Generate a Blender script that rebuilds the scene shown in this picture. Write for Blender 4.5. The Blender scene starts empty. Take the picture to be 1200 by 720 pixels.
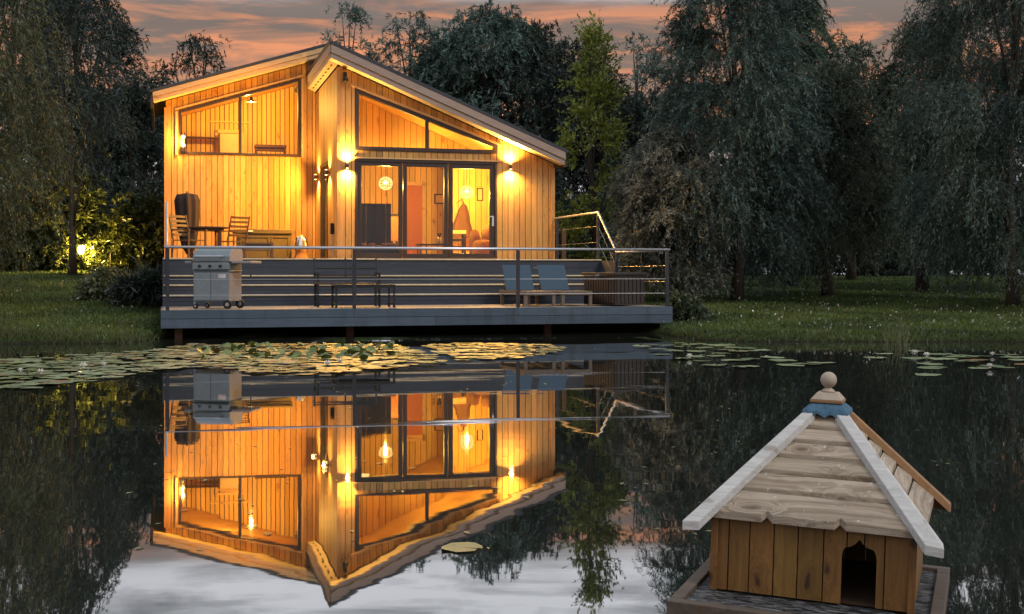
import bpy, bmesh, math, random
import numpy as np
from mathutils import Vector, Matrix, noise as mnoise

random.seed(7)
sc = bpy.context.scene
COL = sc.collection
R = math.radians
TH = math.atan(406 / 1450.0)            # the lodge stands turned this far to the line of sight
ST, CT = math.sin(TH), math.cos(TH)
EYE = 1.11                              # camera height
WZ = 0.08                               # pond level

def Wp(u, v, z=0.0):                    # lodge axes (along the front, into depth, up) -> world
    return (u * CT - v * ST, u * ST + v * CT, z)

# ------------------------------------------------------------------ objects
def tag(o, label=None, cat=None, group=None, kind=None):
    if label: o['label'] = label
    if cat: o['category'] = cat
    if group: o['group'] = group
    if kind: o['kind'] = kind
    return o

def thing(name, label, cat, loc, rotz=0.0, group=None):
    o = bpy.data.objects.new(name, None)
    COL.objects.link(o)
    o.empty_display_size = 0.2
    o.location = loc
    o.rotation_euler = (0, 0, rotz)
    return tag(o, label, cat, group)

def lodge_thing(name, label, cat, base, group=None, rot=0.0):
    return thing(name, label, cat, Wp(*base), TH + rot, group)

class MB:
    def __init__(s, off=(0, 0, 0)):
        s.v, s.f, s.off = [], [], off
    def add(s, vs, fs):
        n = len(s.v)
        s.v += [tuple(p) for p in vs]
        s.f += [tuple(n + i for i in f) for f in fs]
    def box(s, x0, x1, y0, y1, z0, z1):
        s.add([(x0,y0,z0),(x1,y0,z0),(x1,y1,z0),(x0,y1,z0),(x0,y0,z1),(x1,y0,z1),(x1,y1,z1),(x0,y1,z1)],
              [(0,3,2,1),(4,5,6,7),(0,1,5,4),(1,2,6,5),(2,3,7,6),(3,0,4,7)])
    def hexa(s, p):                     # 8 points: bottom loop then top loop
        s.add(p, [(0,3,2,1),(4,5,6,7),(0,1,5,4),(1,2,6,5),(2,3,7,6),(3,0,4,7)])
    def bar(s, a, b, w, h, up=(0, 0, 1)):   # straight bar of section w x h
        a, b, up = Vector(a), Vector(b), Vector(up)
        d = (b - a).normalized()
        if abs(d.dot(up)) > 0.98: up = Vector((0, 1, 0))
        x = d.cross(up).normalized(); y = x.cross(d).normalized()
        x, y = x * w / 2, y * h / 2
        s.hexa([a-x-y, a+x-y, b+x-y, b-x-y, a-x+y, a+x+y, b+x+y, b-x+y])
    def prism(s, poly, fn, d0, d1):     # polygon (p,q) extruded from depth d0 to d1, fn(p,q,d)->xyz
        n = len(poly)
        s.add([fn(p, q, d0) for p, q in poly] + [fn(p, q, d1) for p, q in poly],
              [tuple(range(n))[::-1], tuple(range(n, 2*n))] +
              [(i, (i+1) % n, n + (i+1) % n, n + i) for i in range(n)])
    def tube(s, pts, r, n=8, cap=True):
        pts = [Vector(p) for p in pts]
        rs = r if isinstance(r, (list, tuple)) else [r] * len(pts)
        base = len(s.v)
        for i, p in enumerate(pts):
            a = pts[max(i-1, 0)]; b = pts[min(i+1, len(pts)-1)]
            d = (b - a).normalized()
            ref = Vector((0, 0, 1)) if abs(d.z) < 0.9 else Vector((1, 0, 0))
            x = d.cross(ref).normalized(); y = d.cross(x)
            for k in range(n):
                t = 2 * math.pi * k / n
                s.v.append(tuple(p + (x * math.cos(t) + y * math.sin(t)) * rs[i]))
        for i in range(len(pts) - 1):
            for k in range(n):
                a, b = base + i*n + k, base + i*n + (k+1) % n
                s.f.append((a, b, b + n, a + n))
        if cap:
            s.f.append(tuple(base + k for k in range(n))[::-1])
            s.f.append(tuple(base + (len(pts)-1)*n + k for k in range(n)))
    def lathe(s, prof, c, n=16):        # profile of (r, z) round the vertical through c
        base = len(s.v)
        for r, z in prof:
            for k in range(n):
                t = 2 * math.pi * k / n
                s.v.append((c[0] + r*math.cos(t), c[1] + r*math.sin(t), c[2] + z))
        for i in range(len(prof) - 1):
            for k in range(n):
                a, b = base + i*n + k, base + i*n + (k+1) % n
                s.f.append((a, b, b + n, a + n))
        s.f.append(tuple(base + k for k in range(n))[::-1])
        s.f.append(tuple(base + (len(prof)-1)*n + k for k in range(n)))
    def ball(s, c, r, n=14, sq=1.0):
        m = n // 2
        s.lathe([(max(1e-4, r*math.sin(math.pi*i/m)), -r*sq*math.cos(math.pi*i/m)) for i in range(m+1)], c, n)
    def build(s, name, mat, parent=None, smooth=False, bevel=0.0):
        ox, oy, oz = s.off
        me = bpy.data.meshes.new(name)
        me.from_pydata([(x-ox, y-oy, z-oz) for x, y, z in s.v], [], s.f)
        bm = bmesh.new(); bm.from_mesh(me)
        bmesh.ops.recalc_face_normals(bm, faces=bm.faces)
        bm.to_mesh(me); bm.free()
        if smooth:
            me.polygons.foreach_set('use_smooth', [True] * len(me.polygons))
        me.materials.append(mat)
        o = bpy.data.objects.new(name, me)
        COL.objects.link(o)
        if parent is not None: o.parent = parent
        if bevel:
            md = o.modifiers.new('bevel', 'BEVEL'); md.width = bevel; md.segments = 2
            md.limit_method = 'ANGLE'; md.angle_limit = R(40)
        return o

def kids(o): return [c for c in bpy.data.objects if c.parent == o]

def copy_tree(o, parent=None, table=None):
    c = o.copy(); COL.objects.link(c); c.parent = parent
    for ch in kids(o): copy_tree(ch, c)
    return c

def np_mesh(name, V, nper, mat, parent=None, attr=None, smooth=False):
    """V: (faces*nper, 3) - every face has its own nper vertices."""
    V = np.ascontiguousarray(V, dtype=np.float32)
    nv = len(V); nf = nv // nper
    me = bpy.data.meshes.new(name)
    me.vertices.add(nv); me.vertices.foreach_set('co', V.ravel())
    me.loops.add(nv); me.loops.foreach_set('vertex_index', np.arange(nv, dtype=np.int32))
    me.polygons.add(nf)
    me.polygons.foreach_set('loop_start', np.arange(0, nv, nper, dtype=np.int32))
    me.polygons.foreach_set('loop_total', np.full(nf, nper, dtype=np.int32))
    if attr is not None:
        a = me.attributes.new('rnd', 'FLOAT', 'POINT')
        a.data.foreach_set('value', np.repeat(attr, nper).astype(np.float32))
    me.update(calc_edges=True)
    me.materials.append(mat)
    o = bpy.data.objects.new(name, me)
    COL.objects.link(o)
    if parent is not None: o.parent = parent
    return o

# ---------------------------------------------------------------- materials
class NT:
    def __init__(s, name):
        s.m = bpy.data.materials.new(name); s.m.use_nodes = True
        s.t = s.m.node_tree; s.t.nodes.clear()
        s.out = s.n('ShaderNodeOutputMaterial')
    def n(s, typ, **kw):
        nd = s.t.nodes.new(typ)
        for k, v in kw.items():
            if k.startswith('i_'):
                nd.inputs[k[2:].replace('_', ' ')].default_value = v
            else: setattr(nd, k, v)
        return nd
    def l(s, a, b): s.t.links.new(a, b)
    def math(s, op, a, b=None, clamp=False):
        nd = s.n('ShaderNodeMath', operation=op); nd.use_clamp = clamp
        for i, x in enumerate((a, b)):
            if x is None: continue
            if isinstance(x, (int, float)): nd.inputs[i].default_value = x
            else: s.l(x, nd.inputs[i])
        return nd.outputs[0]
    def mix(s, fac, a, b, blend='MIX'):
        nd = s.n('ShaderNodeMix', data_type='RGBA', blend_type=blend)
        for i, x in ((0, fac), (6, a), (7, b)):
            if isinstance(x, (int, float)): nd.inputs[i].default_value = x
            elif isinstance(x, tuple): nd.inputs[i].default_value = (*x[:3], 1)
            else: s.l(x, nd.inputs[i])
        return nd.outputs[2]
    def ramp(s, fac, stops, interp='LINEAR'):
        nd = s.n('ShaderNodeValToRGB'); cr = nd.color_ramp; cr.interpolation = interp
        while len(cr.elements) < len(stops): cr.elements.new(0.5)
        for e, (p, c) in zip(cr.elements, stops):
            e.position = p; e.color = (*c[:3], 1) if isinstance(c, tuple) else (c, c, c, 1)
        s.l(fac, nd.inputs[0]); return nd.outputs[0]
    def coords(s, scale=(1, 1, 1), what='Object'):
        tc = s.n('ShaderNodeTexCoord'); mp = s.n('ShaderNodeMapping')
        mp.inputs['Scale'].default_value = scale
        s.l(tc.outputs[what], mp.inputs['Vector']); return mp.outputs[0]
    def noise(s, vec, scale, detail=4, rough=0.55, dist=0.0):
        nd = s.n('ShaderNodeTexNoise'); nd.inputs['Scale'].default_value = scale
        nd.inputs['Detail'].default_value = detail; nd.inputs['Roughness'].default_value = rough
        nd.inputs['Distortion'].default_value = dist
        if vec is not None: s.l(vec, nd.inputs['Vector'])
        return nd.outputs['Fac']
    def bump(s, h, strength, dist=0.01):
        nd = s.n('ShaderNodeBump'); nd.inputs['Strength'].default_value = strength
        nd.inputs['Distance'].default_value = dist; s.l(h, nd.inputs['Height']); return nd.outputs[0]
    def princ(s, col, rough=0.6, metal=0.0, normal=None, spec=0.4, **kw):
        p = s.n('ShaderNodeBsdfPrincipled')
        if isinstance(col, tuple): p.inputs['Base Color'].default_value = (*col[:3], 1)
        else: s.l(col, p.inputs['Base Color'])
        if isinstance(rough, (int, float)): p.inputs['Roughness'].default_value = rough
        else: s.l(rough, p.inputs['Roughness'])
        p.inputs['Metallic'].default_value = metal
        p.inputs['Specular IOR Level'].default_value = spec
        for k, v in kw.items(): p.inputs[k.replace('_', ' ')].default_value = v
        if normal is not None: s.l(normal, p.inputs['Normal'])
        s.l(p.outputs[0], s.out.inputs[0]); return p

def m_plain(name, col, rough=0.6, metal=0.0, var=0.25, scale=9.0, bump=0.08, spec=0.4):
    t = NT(name)
    c = t.coords()
    n = t.noise(c, scale, 5, 0.6)
    n2 = t.noise(c, scale * 9, 3, 0.6)
    f = t.math('ADD', t.math('MULTIPLY', n, 0.7), t.math('MULTIPLY', n2, 0.3))
    d = tuple(x * (1 - var) for x in col); b = tuple(min(1, x * (1 + var)) for x in col)
    colr = t.ramp(f, [(0.3, d), (0.7, b)])
    rr = t.math('ADD', t.math('MULTIPLY', n, 0.25), rough - 0.12, True)
    t.princ(colr, rr, metal, t.bump(n2, bump, 0.004), spec)
    return t.m

def m_wood(name, dark, light, axis='Z', grain=22.0, rough=0.6, var=0.25, knot=0.0, knot_scale=4.0,
           knot_col=(0.1, 0.045, 0.015), bump=0.15, grey=None, stain=0.0, stain_col=(0.10, 0.055, 0.02)):
    """Sawn boards: every board (mesh island) gets its own tone and its own stretch of grain."""
    t = NT(name)
    tc = t.n('ShaderNodeTexCoord'); geo = t.n('ShaderNodeNewGeometry')
    rnd = geo.outputs['Random Per Island']
    sh = t.n('ShaderNodeCombineXYZ')
    t.l(t.math('MULTIPLY', rnd, 31.0), sh.inputs[0]); t.l(t.math('MULTIPLY', rnd, 57.0), sh.inputs[1])
    t.l(t.math('MULTIPLY', rnd, 83.0), sh.inputs[2])
    ad = t.n('ShaderNodeVectorMath', operation='ADD'); t.l(tc.outputs['Object'], ad.inputs[0]); t.l(sh.outputs[0], ad.inputs[1])
    p = ad.outputs[0]
    st = {'X': (0.06, 1, 1), 'Y': (1, 0.06, 1), 'Z': (1, 1, 0.06)}[axis]
    ks = {'X': (0.45, 1, 1), 'Y': (1, 0.45, 1), 'Z': (1, 1, 0.45)}[axis]
    kd = None
    if knot:
        sp = t.n('ShaderNodeSeparateXYZ'); t.l(p, sp.inputs[0]); cbk = t.n('ShaderNodeCombineXYZ')
        if axis == 'Z':
            t.l(t.math('ADD', sp.outputs[0], sp.outputs[1]), cbk.inputs[0]); t.l(t.math('MULTIPLY', sp.outputs[2], 0.5), cbk.inputs[1])
        else:
            t.l(t.math('MULTIPLY', sp.outputs[0], 0.5), cbk.inputs[0]); t.l(t.math('ADD', sp.outputs[1], sp.outputs[2]), cbk.inputs[1])
        wob = t.n('ShaderNodeTexNoise'); wob.inputs['Scale'].default_value = knot_scale * 2.5; t.l(p, wob.inputs['Vector'])
        wv = t.n('ShaderNodeVectorMath', operation='MULTIPLY_ADD'); t.l(wob.outputs['Color'], wv.inputs[0]); wv.inputs[1].default_value = (0.25 / knot_scale,) * 3; t.l(cbk.outputs[0], wv.inputs[2])
        vo = t.n('ShaderNodeTexVoronoi', voronoi_dimensions='2D'); vo.inputs['Scale'].default_value = knot_scale; t.l(wv.outputs[0], vo.inputs['Vector'])
        kd = vo.outputs['Distance']
    mp = t.n('ShaderNodeMapping'); mp.inputs['Scale'].default_value = st; t.l(p, mp.inputs['Vector'])
    vec = mp.outputs[0]
    if kd is not None:                   # grain bends round the knots
        bend = t.math('MULTIPLY', t.math('POWER', t.math('SUBTRACT', 1.0, kd, True), 6.0), 0.10)
        cb = t.n('ShaderNodeCombineXYZ'); [t.l(bend, cb.inputs[i]) for i in range(3)]
        a2 = t.n('ShaderNodeVectorMath', operation='ADD'); t.l(vec, a2.inputs[0]); t.l(cb.outputs[0], a2.inputs[1]); vec = a2.outputs[0]
    g1 = t.noise(vec, grain, 6, 0.65, 0.6)
    g2 = t.noise(vec, grain * 4.5, 3, 0.6)
    f = t.math('ADD', t.math('MULTIPLY', g1, 0.7), t.math('MULTIPLY', g2, 0.3))
    col = t.ramp(f, [(0.28, dark), (0.72, light)])
    if grey:
        big = t.noise(p, 3.0, 4, 0.6)
        col = t.mix(t.ramp(big, [(0.35, 0.0), (0.7, 1.0)]), col, grey)
        col = t.mix(t.math('MULTIPLY', t.ramp(g1, [(0.4, 1.0), (0.55, 0.0)]), 0.6), col, dark)
        st_ = t.noise(tc.outputs['Object'], 7.0, 5, 0.7, 0.4)
        col = t.mix(t.math('MULTIPLY', t.ramp(st_, [(0.58, 0.0), (0.70, 1.0)]), 0.22), col, (0.10, 0.10, 0.055))
        sp_ = t.noise(tc.outputs['Object'], 46.0, 2, 0.5)
        col = t.mix(t.math('MULTIPLY', t.ramp(sp_, [(0.70, 0.0), (0.73, 1.0)]), 0.7), col, (0.62, 0.60, 0.55))
    if kd is not None:
        m = t.ramp(kd, [(0.02, 1.0), (0.05, 0.8), (0.075, 0.15), (0.10, 0.0)])
        rings = t.math('SINE', t.math('MULTIPLY', kd, 190.0))
        halo = t.math('MULTIPLY', t.ramp(kd, [(0.07, 1.0), (0.30, 0.0)]), t.math('MULTIPLY', t.math('ADD', rings, 1.0), 0.5))
        col = t.mix(t.math('MULTIPLY', halo, 0.6 * knot, True), col, dark)
        col = t.mix(t.math('MULTIPLY', m, knot, True), col, knot_col)
    if stain:                              # weather streaks running down over all the boards
        ms = t.n('ShaderNodeMapping'); ms.inputs['Scale'].default_value = (1, 1, 0.18); t.l(tc.outputs['Object'], ms.inputs['Vector'])
        s1 = t.noise(ms.outputs[0], 5.0, 5, 0.65); s2 = t.noise(tc.outputs['Object'], 0.9, 3, 0.6)
        sm = t.math('MULTIPLY', t.ramp(s1, [(0.48, 0.0), (0.72, 1.0)]), t.ramp(s2, [(0.35, 0.2), (0.65, 1.0)]))
        col = t.mix(t.math('MULTIPLY', sm, stain), col, stain_col)
    hs = t.n('ShaderNodeHueSaturation')
    t.l(t.math('ADD', t.math('MULTIPLY', rnd, 2 * var), 1.0 - var), hs.inputs['Value'])
    rb = t.math('FRACT', t.math('MULTIPLY', rnd, 17.3))
    t.l(t.math('ADD', t.math('MULTIPLY', rb, 0.014), 0.493), hs.inputs['Hue'])
    t.l(col, hs.inputs['Color'])
    t.princ(hs.outputs[0], rough, 0, t.bump(f, bump, 0.004), 0.35)
    return t.m

def m_emit(name, col, strength):
    t = NT(name); e = t.n('ShaderNodeEmission'); e.inputs[0].default_value = (*col, 1); e.inputs[1].default_value = strength
    t.l(e.outputs[0], t.out.inputs[0]); return t.m

def m_glass(name, refl=0.10, tint=(1, 1, 1)):
    t = NT(name)
    tr = t.n('ShaderNodeBsdfTransparent'); tr.inputs[0].default_value = (*tint, 1)
    gl = t.n('ShaderNodeBsdfGlossy'); gl.inputs['Roughness'].default_value = 0.0
    lw = t.n('ShaderNodeFresnel'); lw.inputs[0].default_value = 1.45
    mx = t.n('ShaderNodeMixShader'); t.l(t.math('MULTIPLY', lw.outputs[0], refl / 0.04, True), mx.inputs[0])
    t.l(tr.outputs[0], mx.inputs[1]); t.l(gl.outputs[0], mx.inputs[2]); t.l(mx.outputs[0], t.out.inputs[0])
    return t.m

def m_leaf(name, c0, c1, trans=0.3, gloss=0.12):
    t = NT(name)
    at = t.n('ShaderNodeAttribute', attribute_name='rnd')
    col = t.ramp(at.outputs['Fac'], [(0.18, c0), (0.88, c1)])
    df = t.n('ShaderNodeBsdfDiffuse'); t.l(col, df.inputs[0])
    tl = t.n('ShaderNodeBsdfTranslucent'); t.l(col, tl.inputs[0])
    gl = t.n('ShaderNodeBsdfGlossy'); gl.inputs['Roughness'].default_value = 0.45
    gl.inputs[0].default_value = (0.6, 0.65, 0.7, 1)
    m1 = t.n('ShaderNodeMixShader'); m1.inputs[0].default_value = trans
    t.l(df.outputs[0], m1.inputs[1]); t.l(tl.outputs[0], m1.inputs[2])
    m2 = t.n('ShaderNodeMixShader'); m2.inputs[0].default_value = gloss
    t.l(m1.outputs[0], m2.inputs[1]); t.l(gl.outputs[0], m2.inputs[2])
    t.l(m2.outputs[0], t.out.inputs[0]); return t.m

M = {}
M['pine'] = m_wood('pine_cladding', (0.42, 0.205, 0.05), (0.66, 0.375, 0.12), 'Z', 20, 0.55, 0.20, 0.45, 3.0, (0.20, 0.08, 0.02), stain=0.40)
M['pine_in'] = m_wood('pine_lining', (0.56, 0.34, 0.09), (0.74, 0.49, 0.15), 'Z', 16, 0.5, 0.16, 0.6, 1.6, (0.25, 0.10, 0.03))
M['pine_trim'] = m_wood('pine_trim', (0.55, 0.34, 0.13), (0.72, 0.48, 0.22), 'X', 16, 0.55, 0.12, 0.3, 2.0)
M['backing'] = m_plain('board_backing', (0.05, 0.025, 0.01), 0.9)
M['barge'] = m_wood('barge_board', (0.30, 0.22, 0.17), (0.40, 0.31, 0.25), 'X', 14, 0.6, 0.10, 0.15, 2)
M['soffit'] = m_plain('soffit_board', (0.72, 0.58, 0.36), 0.6, 0, 0.08)
M['roofing'] = m_plain('roof_covering', (0.035, 0.04, 0.05), 0.55, 0, 0.35, 5, 0.3)
M['frame'] = m_plain('window_frame', (0.045, 0.030, 0.026), 0.4, 0, 0.15, 20, 0.02)
M['glass'] = m_glass('window_glass', 0.028)
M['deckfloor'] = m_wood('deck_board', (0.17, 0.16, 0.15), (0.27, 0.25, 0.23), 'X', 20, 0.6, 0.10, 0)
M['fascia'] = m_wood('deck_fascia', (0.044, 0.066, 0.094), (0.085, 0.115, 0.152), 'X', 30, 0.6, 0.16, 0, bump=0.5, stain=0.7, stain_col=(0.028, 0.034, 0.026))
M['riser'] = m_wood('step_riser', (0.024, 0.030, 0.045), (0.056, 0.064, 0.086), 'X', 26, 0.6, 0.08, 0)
M['lit_edge'] = m_plain('lit_step_edge', (0.55, 0.44, 0.28), 0.5)  # warm house light on the step edges is put into this pale colour
M['pile'] = m_wood('pile_wood', (0.10, 0.055, 0.03), (0.2, 0.11, 0.06), 'Z', 20, 0.8, 0.1)
M['steel'] = m_plain('brushed_steel', (0.62, 0.62, 0.64), 0.32, 0.85, 0.06, 30, 0.02)
M['post'] = m_plain('dark_post', (0.035, 0.038, 0.048), 0.4, 0.3, 0.2)
M['cable'] = m_plain('steel_cable', (0.45, 0.45, 0.46), 0.35, 0.7, 0.05)
M['black'] = m_plain('black_metal', (0.018, 0.018, 0.02), 0.45, 0.2, 0.2)
M['rubber'] = m_plain('black_rubber', (0.012, 0.012, 0.013), 0.75)
M['bbq'] = m_plain('bbq_steel', (0.22, 0.255, 0.275), 0.5, 0.2, 0.12, 12, 0.05)
M['bbq_side'] = m_plain('bbq_side', (0.36, 0.31, 0.29), 0.5, 0.2, 0.1)
M['lounger'] = m_plain('lounger_sling', (0.046, 0.080, 0.115), 0.8, 0, 0.15, 40, 0.1)
M['lounge_wood'] = m_wood('lounger_frame', (0.11, 0.085, 0.065), (0.19, 0.15, 0.115), 'Y', 22, 0.6, 0.12)
M['teak'] = m_wood('teak_frame', (0.085, 0.045, 0.02), (0.16, 0.09, 0.042), 'Z', 22, 0.55, 0.1)
M['teak_dark'] = m_wood('dark_teak', (0.055, 0.030, 0.018), (0.10, 0.055, 0.03), 'Z', 22, 0.5, 0.1)
M['boxbrown'] = m_plain('storage_brown', (0.036, 0.026, 0.022), 0.55, 0, 0.25, 20)
M['boxtan'] = m_plain('storage_tan', (0.105, 0.075, 0.026), 0.6, 0, 0.1, 20)
M['cover'] = m_plain('parasol_cloth', (0.035, 0.022, 0.018), 0.85, 0, 0.25, 20)
M['chrome'] = m_plain('chrome', (0.75, 0.74, 0.70), 0.18, 0.95, 0.03)
M['terra'] = m_plain('terracotta', (0.30, 0.13, 0.05), 0.8)
M['door'] = m_wood('door_panel', (0.42, 0.12, 0.015), (0.54, 0.18, 0.03), 'Z', 18, 0.45, 0.08)
M['screen'] = m_plain('dark_panel', (0.011, 0.007, 0.006), 0.6, 0, 0.2)
M['cushion'] = m_plain('brown_cushion', (0.30, 0.12, 0.05), 0.9)
M['coat'] = m_plain('coat_cloth', (0.11, 0.05, 0.018), 0.9)
M['fur'] = m_plain('fur_throw', (0.20, 0.095, 0.035), 0.95, 0, 0.45, 30, 0.8)
M['picture'] = m_plain('picture_paper', (0.62, 0.42, 0.20), 0.8)
M['pewter'] = m_plain('pewter', (0.45, 0.42, 0.38), 0.3, 0.8)
M['bulb'] = m_emit('warm_bulb', (1.0, 0.62, 0.22), 6.0)
M['globe'] = m_emit('pendant_globe_glow', (1.0, 0.55, 0.16), 1.9)
M['lens'] = m_emit('wall_lamp_lens', (1.0, 0.66, 0.28), 8.0)
M['lampglow'] = m_emit('garden_lamp_glow', (1.0, 0.62, 0.25), 9.0)
M['bronze'] = m_plain('lamp_bronze', (0.20, 0.12, 0.06), 0.35, 0.6)
M['duckbody'] = m_wood('stained_plank', (0.082, 0.038, 0.009), (0.25, 0.132, 0.036), 'Z', 48, 0.55, 0.16, 1.0, 7.0, (0.04, 0.017, 0.008), 0.35)
M['duckroof'] = m_wood('weathered_plank', (0.17, 0.125, 0.08), (0.46, 0.38, 0.285), 'X', 52, 0.7, 0.15, 0.9, 5.5, (0.15, 0.10, 0.065), 0.4, (0.47, 0.395, 0.295))
M['duckhip'] = m_wood('bleached_batten', (0.38, 0.37, 0.35), (0.70, 0.69, 0.66), 'X', 56, 0.65, 0.08, 0.8, 5.0, (0.30, 0.26, 0.22), 0.3)
M['duckedge'] = m_wood('edge_batten', (0.22, 0.12, 0.05), (0.36, 0.21, 0.09), 'X', 26, 0.6, 0.08)
M['duckrim'] = m_wood('rim_plank', (0.055, 0.042, 0.032), (0.15, 0.115, 0.085), 'X', 24, 0.7, 0.12, 0.4, 5)
M['felt'] = m_plain('blue_felt', (0.075, 0.16, 0.24), 0.85, 0, 0.5, 60, 0.8)
M['lightwood'] = m_wood('turned_wood', (0.34, 0.27, 0.20), (0.48, 0.40, 0.31), 'Z', 18, 0.6, 0.05)
M['bark'] = m_wood('bark', (0.030, 0.023, 0.017), (0.085, 0.068, 0.052), 'Z', 10, 0.9, 0.1, bump=0.8)
M['twig'] = m_plain('green_twig', (0.060, 0.055, 0.025), 0.8)
M['petal'] = m_plain('white_petal', (0.78, 0.76, 0.70), 0.5, 0, 0.08)
M['yolk'] = m_plain('yellow_stamen', (0.7, 0.45, 0.05), 0.7)

t = NT('platform_felt')          # torn slate-grey mineral felt on the duck house float
c = t.coords((1, 3.2, 1)); n = t.noise(c, 16, 6, 0.65, 1.2); n2 = t.noise(c, 5, 3)
col = t.ramp(n, [(0.44, (0.006, 0.006, 0.007)), (0.50, (0.06, 0.06, 0.062)), (0.62, (0.20, 0.20, 0.205))])
t.princ(col, 0.7, 0, t.bump(n, 0.9, 0.02)); M['floatfelt'] = t.m

t = NT('pond_water')             # still dark pond: mirror at a low angle, murky when looked into
c = t.coords((0.55, 1.5, 1)); n1 = t.noise(c, 1.3, 2, 0.45); n2 = t.noise(c, 6.0, 2, 0.5)
h = t.math('ADD', t.math('MULTIPLY', n1, 1.0), t.math('MULTIPLY', n2, 0.06))
nm = t.bump(h, 0.10, 0.010)
df = t.n('ShaderNodeBsdfDiffuse'); df.inputs[0].default_value = (0.017, 0.019, 0.015, 1)
gl = t.n('ShaderNodeBsdfGlossy'); gl.inputs['Roughness'].default_value = 0.015; t.l(nm, gl.inputs['Normal'])
gl.inputs[0].default_value = (0.97, 0.98, 1.0, 1)
lw = t.n('ShaderNodeLayerWeight'); lw.inputs[0].default_value = 0.5
mr = t.n('ShaderNodeMapRange'); mr.inputs['From Min'].default_value = 0.45; mr.inputs['From Max'].default_value = 0.97
mr.inputs['To Min'].default_value = 0.10; mr.inputs['To Max'].default_value = 0.76
t.l(lw.outputs['Facing'], mr.inputs['Value'])
mx = t.n('ShaderNodeMixShader'); t.l(mr.outputs[0], mx.inputs[0]); t.l(df.outputs[0], mx.inputs[1]); t.l(gl.outputs[0], mx.inputs[2])
t.l(mx.outputs[0], t.out.inputs[0]); M['water'] = t.m

t = NT('lawn_ground')
c = t.coords(); n = t.noise(c, 0.8, 5, 0.6); n2 = t.noise(c, 18, 4, 0.7)
col = t.mix(t.math('MULTIPLY', n2, 0.8), t.ramp(n, [(0.3, (0.030, 0.050, 0.012)), (0.7, (0.080, 0.120, 0.027))]), (0.030, 0.028, 0.012))
tcz = t.n('ShaderNodeTexCoord'); sz = t.n('ShaderNodeSeparateXYZ'); t.l(tcz.outputs['Object'], sz.inputs[0])
col = t.mix(t.ramp(t.math('ADD', sz.outputs[2], t.math('MULTIPLY', n2, 0.08)), [(0.12, 1.0), (0.19, 0.0)]), col, (0.020, 0.015, 0.009))
t.princ(col, 0.9, 0, t.bump(n2, 0.8, 0.05), 0.1); M['ground'] = t.m

M['grass'] = m_leaf('grass_blade', (0.026, 0.048, 0.010), (0.118, 0.172, 0.036), 0.3, 0.04)
M['sedge'] = m_leaf('bank_sedge', (0.035, 0.045, 0.015), (0.12, 0.13, 0.05), 0.3, 0.04)
M['leaf_silver'] = m_leaf('silver_willow_leaf', (0.03, 0.038, 0.028), (0.30, 0.31, 0.25), 0.25, 0.05)
M['leaf_blue'] = m_leaf('dusky_willow_leaf', (0.013, 0.029, 0.024), (0.165, 0.245, 0.205), 0.25, 0.04)
M['leaf_grey'] = m_leaf('greygreen_willow_leaf', (0.014, 0.024, 0.014), (0.18, 0.215, 0.14), 0.25, 0.04)
M['leaf_deep'] = m_leaf('deep_green_leaf', (0.009, 0.020, 0.013), (0.105, 0.16, 0.095), 0.25, 0.04)
M['leaf_olive'] = m_leaf('olive_willow_leaf', (0.016, 0.026, 0.015), (0.12, 0.15, 0.075), 0.3, 0.04)
M['leaf_dark'] = m_leaf('dark_leaf', (0.010, 0.018, 0.014), (0.055, 0.075, 0.055), 0.25, 0.04)
M['leaf_green'] = m_leaf('fresh_leaf', (0.09, 0.115, 0.015), (0.38, 0.42, 0.06), 0.35, 0.06)
M['leaf_hedge'] = m_leaf('hedge_leaf', (0.028, 0.045, 0.012), (0.11, 0.13, 0.035), 0.3, 0.06)
M['leaf_pale'] = m_leaf('pale_shrub_leaf', (0.07, 0.09, 0.04), (0.20, 0.22, 0.11), 0.3, 0.06)

def m_pad(name, c0, c1):
    t = NT(name); oi = t.n('ShaderNodeObjectInfo'); geo = t.n('ShaderNodeNewGeometry')
    c = t.coords(); n = t.noise(c, 9, 4)
    r = t.math('FRACT', t.math('ADD', t.math('MULTIPLY', geo.outputs['Random Per Island'], 7.1), oi.outputs['Random']))
    col = t.mix(t.math('MULTIPLY', n, 0.3), t.mix(t.ramp(r, [(0.88, 0.0), (0.92, 1.0)]), t.mix(r, c0, c1), (0.20, 0.11, 0.035)), (0.16, 0.10, 0.045))
    t.princ(col, 0.45, 0, t.bump(n, 0.25, 0.01), 0.45); return t.m
M['pad'] = m_pad('lily_pad', (0.075, 0.13, 0.045), (0.27, 0.34, 0.17))
M['pad_up'] = m_pad('raised_lily_leaf', (0.08, 0.13, 0.03), (0.22, 0.26, 0.07))

# -------------------------------------------------------------------- world
w = bpy.data.worlds.new('World'); sc.world = w; w.use_nodes = True
nt = w.node_tree; nt.nodes.clear()
class WT(NT):
    def __init__(s, tree): s.t = tree; s.out = s.n('ShaderNodeOutputWorld')
W = WT(nt)
SUN_AZ, SUN_EL = R(132), R(42)        # azimuth from straight ahead towards the right
tc = W.n('ShaderNodeTexCoord'); sx = W.n('ShaderNodeSeparateXYZ'); W.l(tc.outputs['Generated'], sx.inputs[0])
mp = W.n('ShaderNodeMapping'); mp.inputs['Scale'].default_value = (1.3, 1.3, 9.0); W.l(tc.outputs['Generated'], mp.inputs['Vector'])
cl = W.noise(mp.outputs[0], 2.6, 7, 0.6, 0.35)
cl2 = W.noise(mp.outputs[0], 6.5, 5, 0.6, 0.5)
el = W.math('ADD', sx.outputs[2], W.math('MULTIPLY', W.math('SUBTRACT', cl, 0.5), 0.045))
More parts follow.
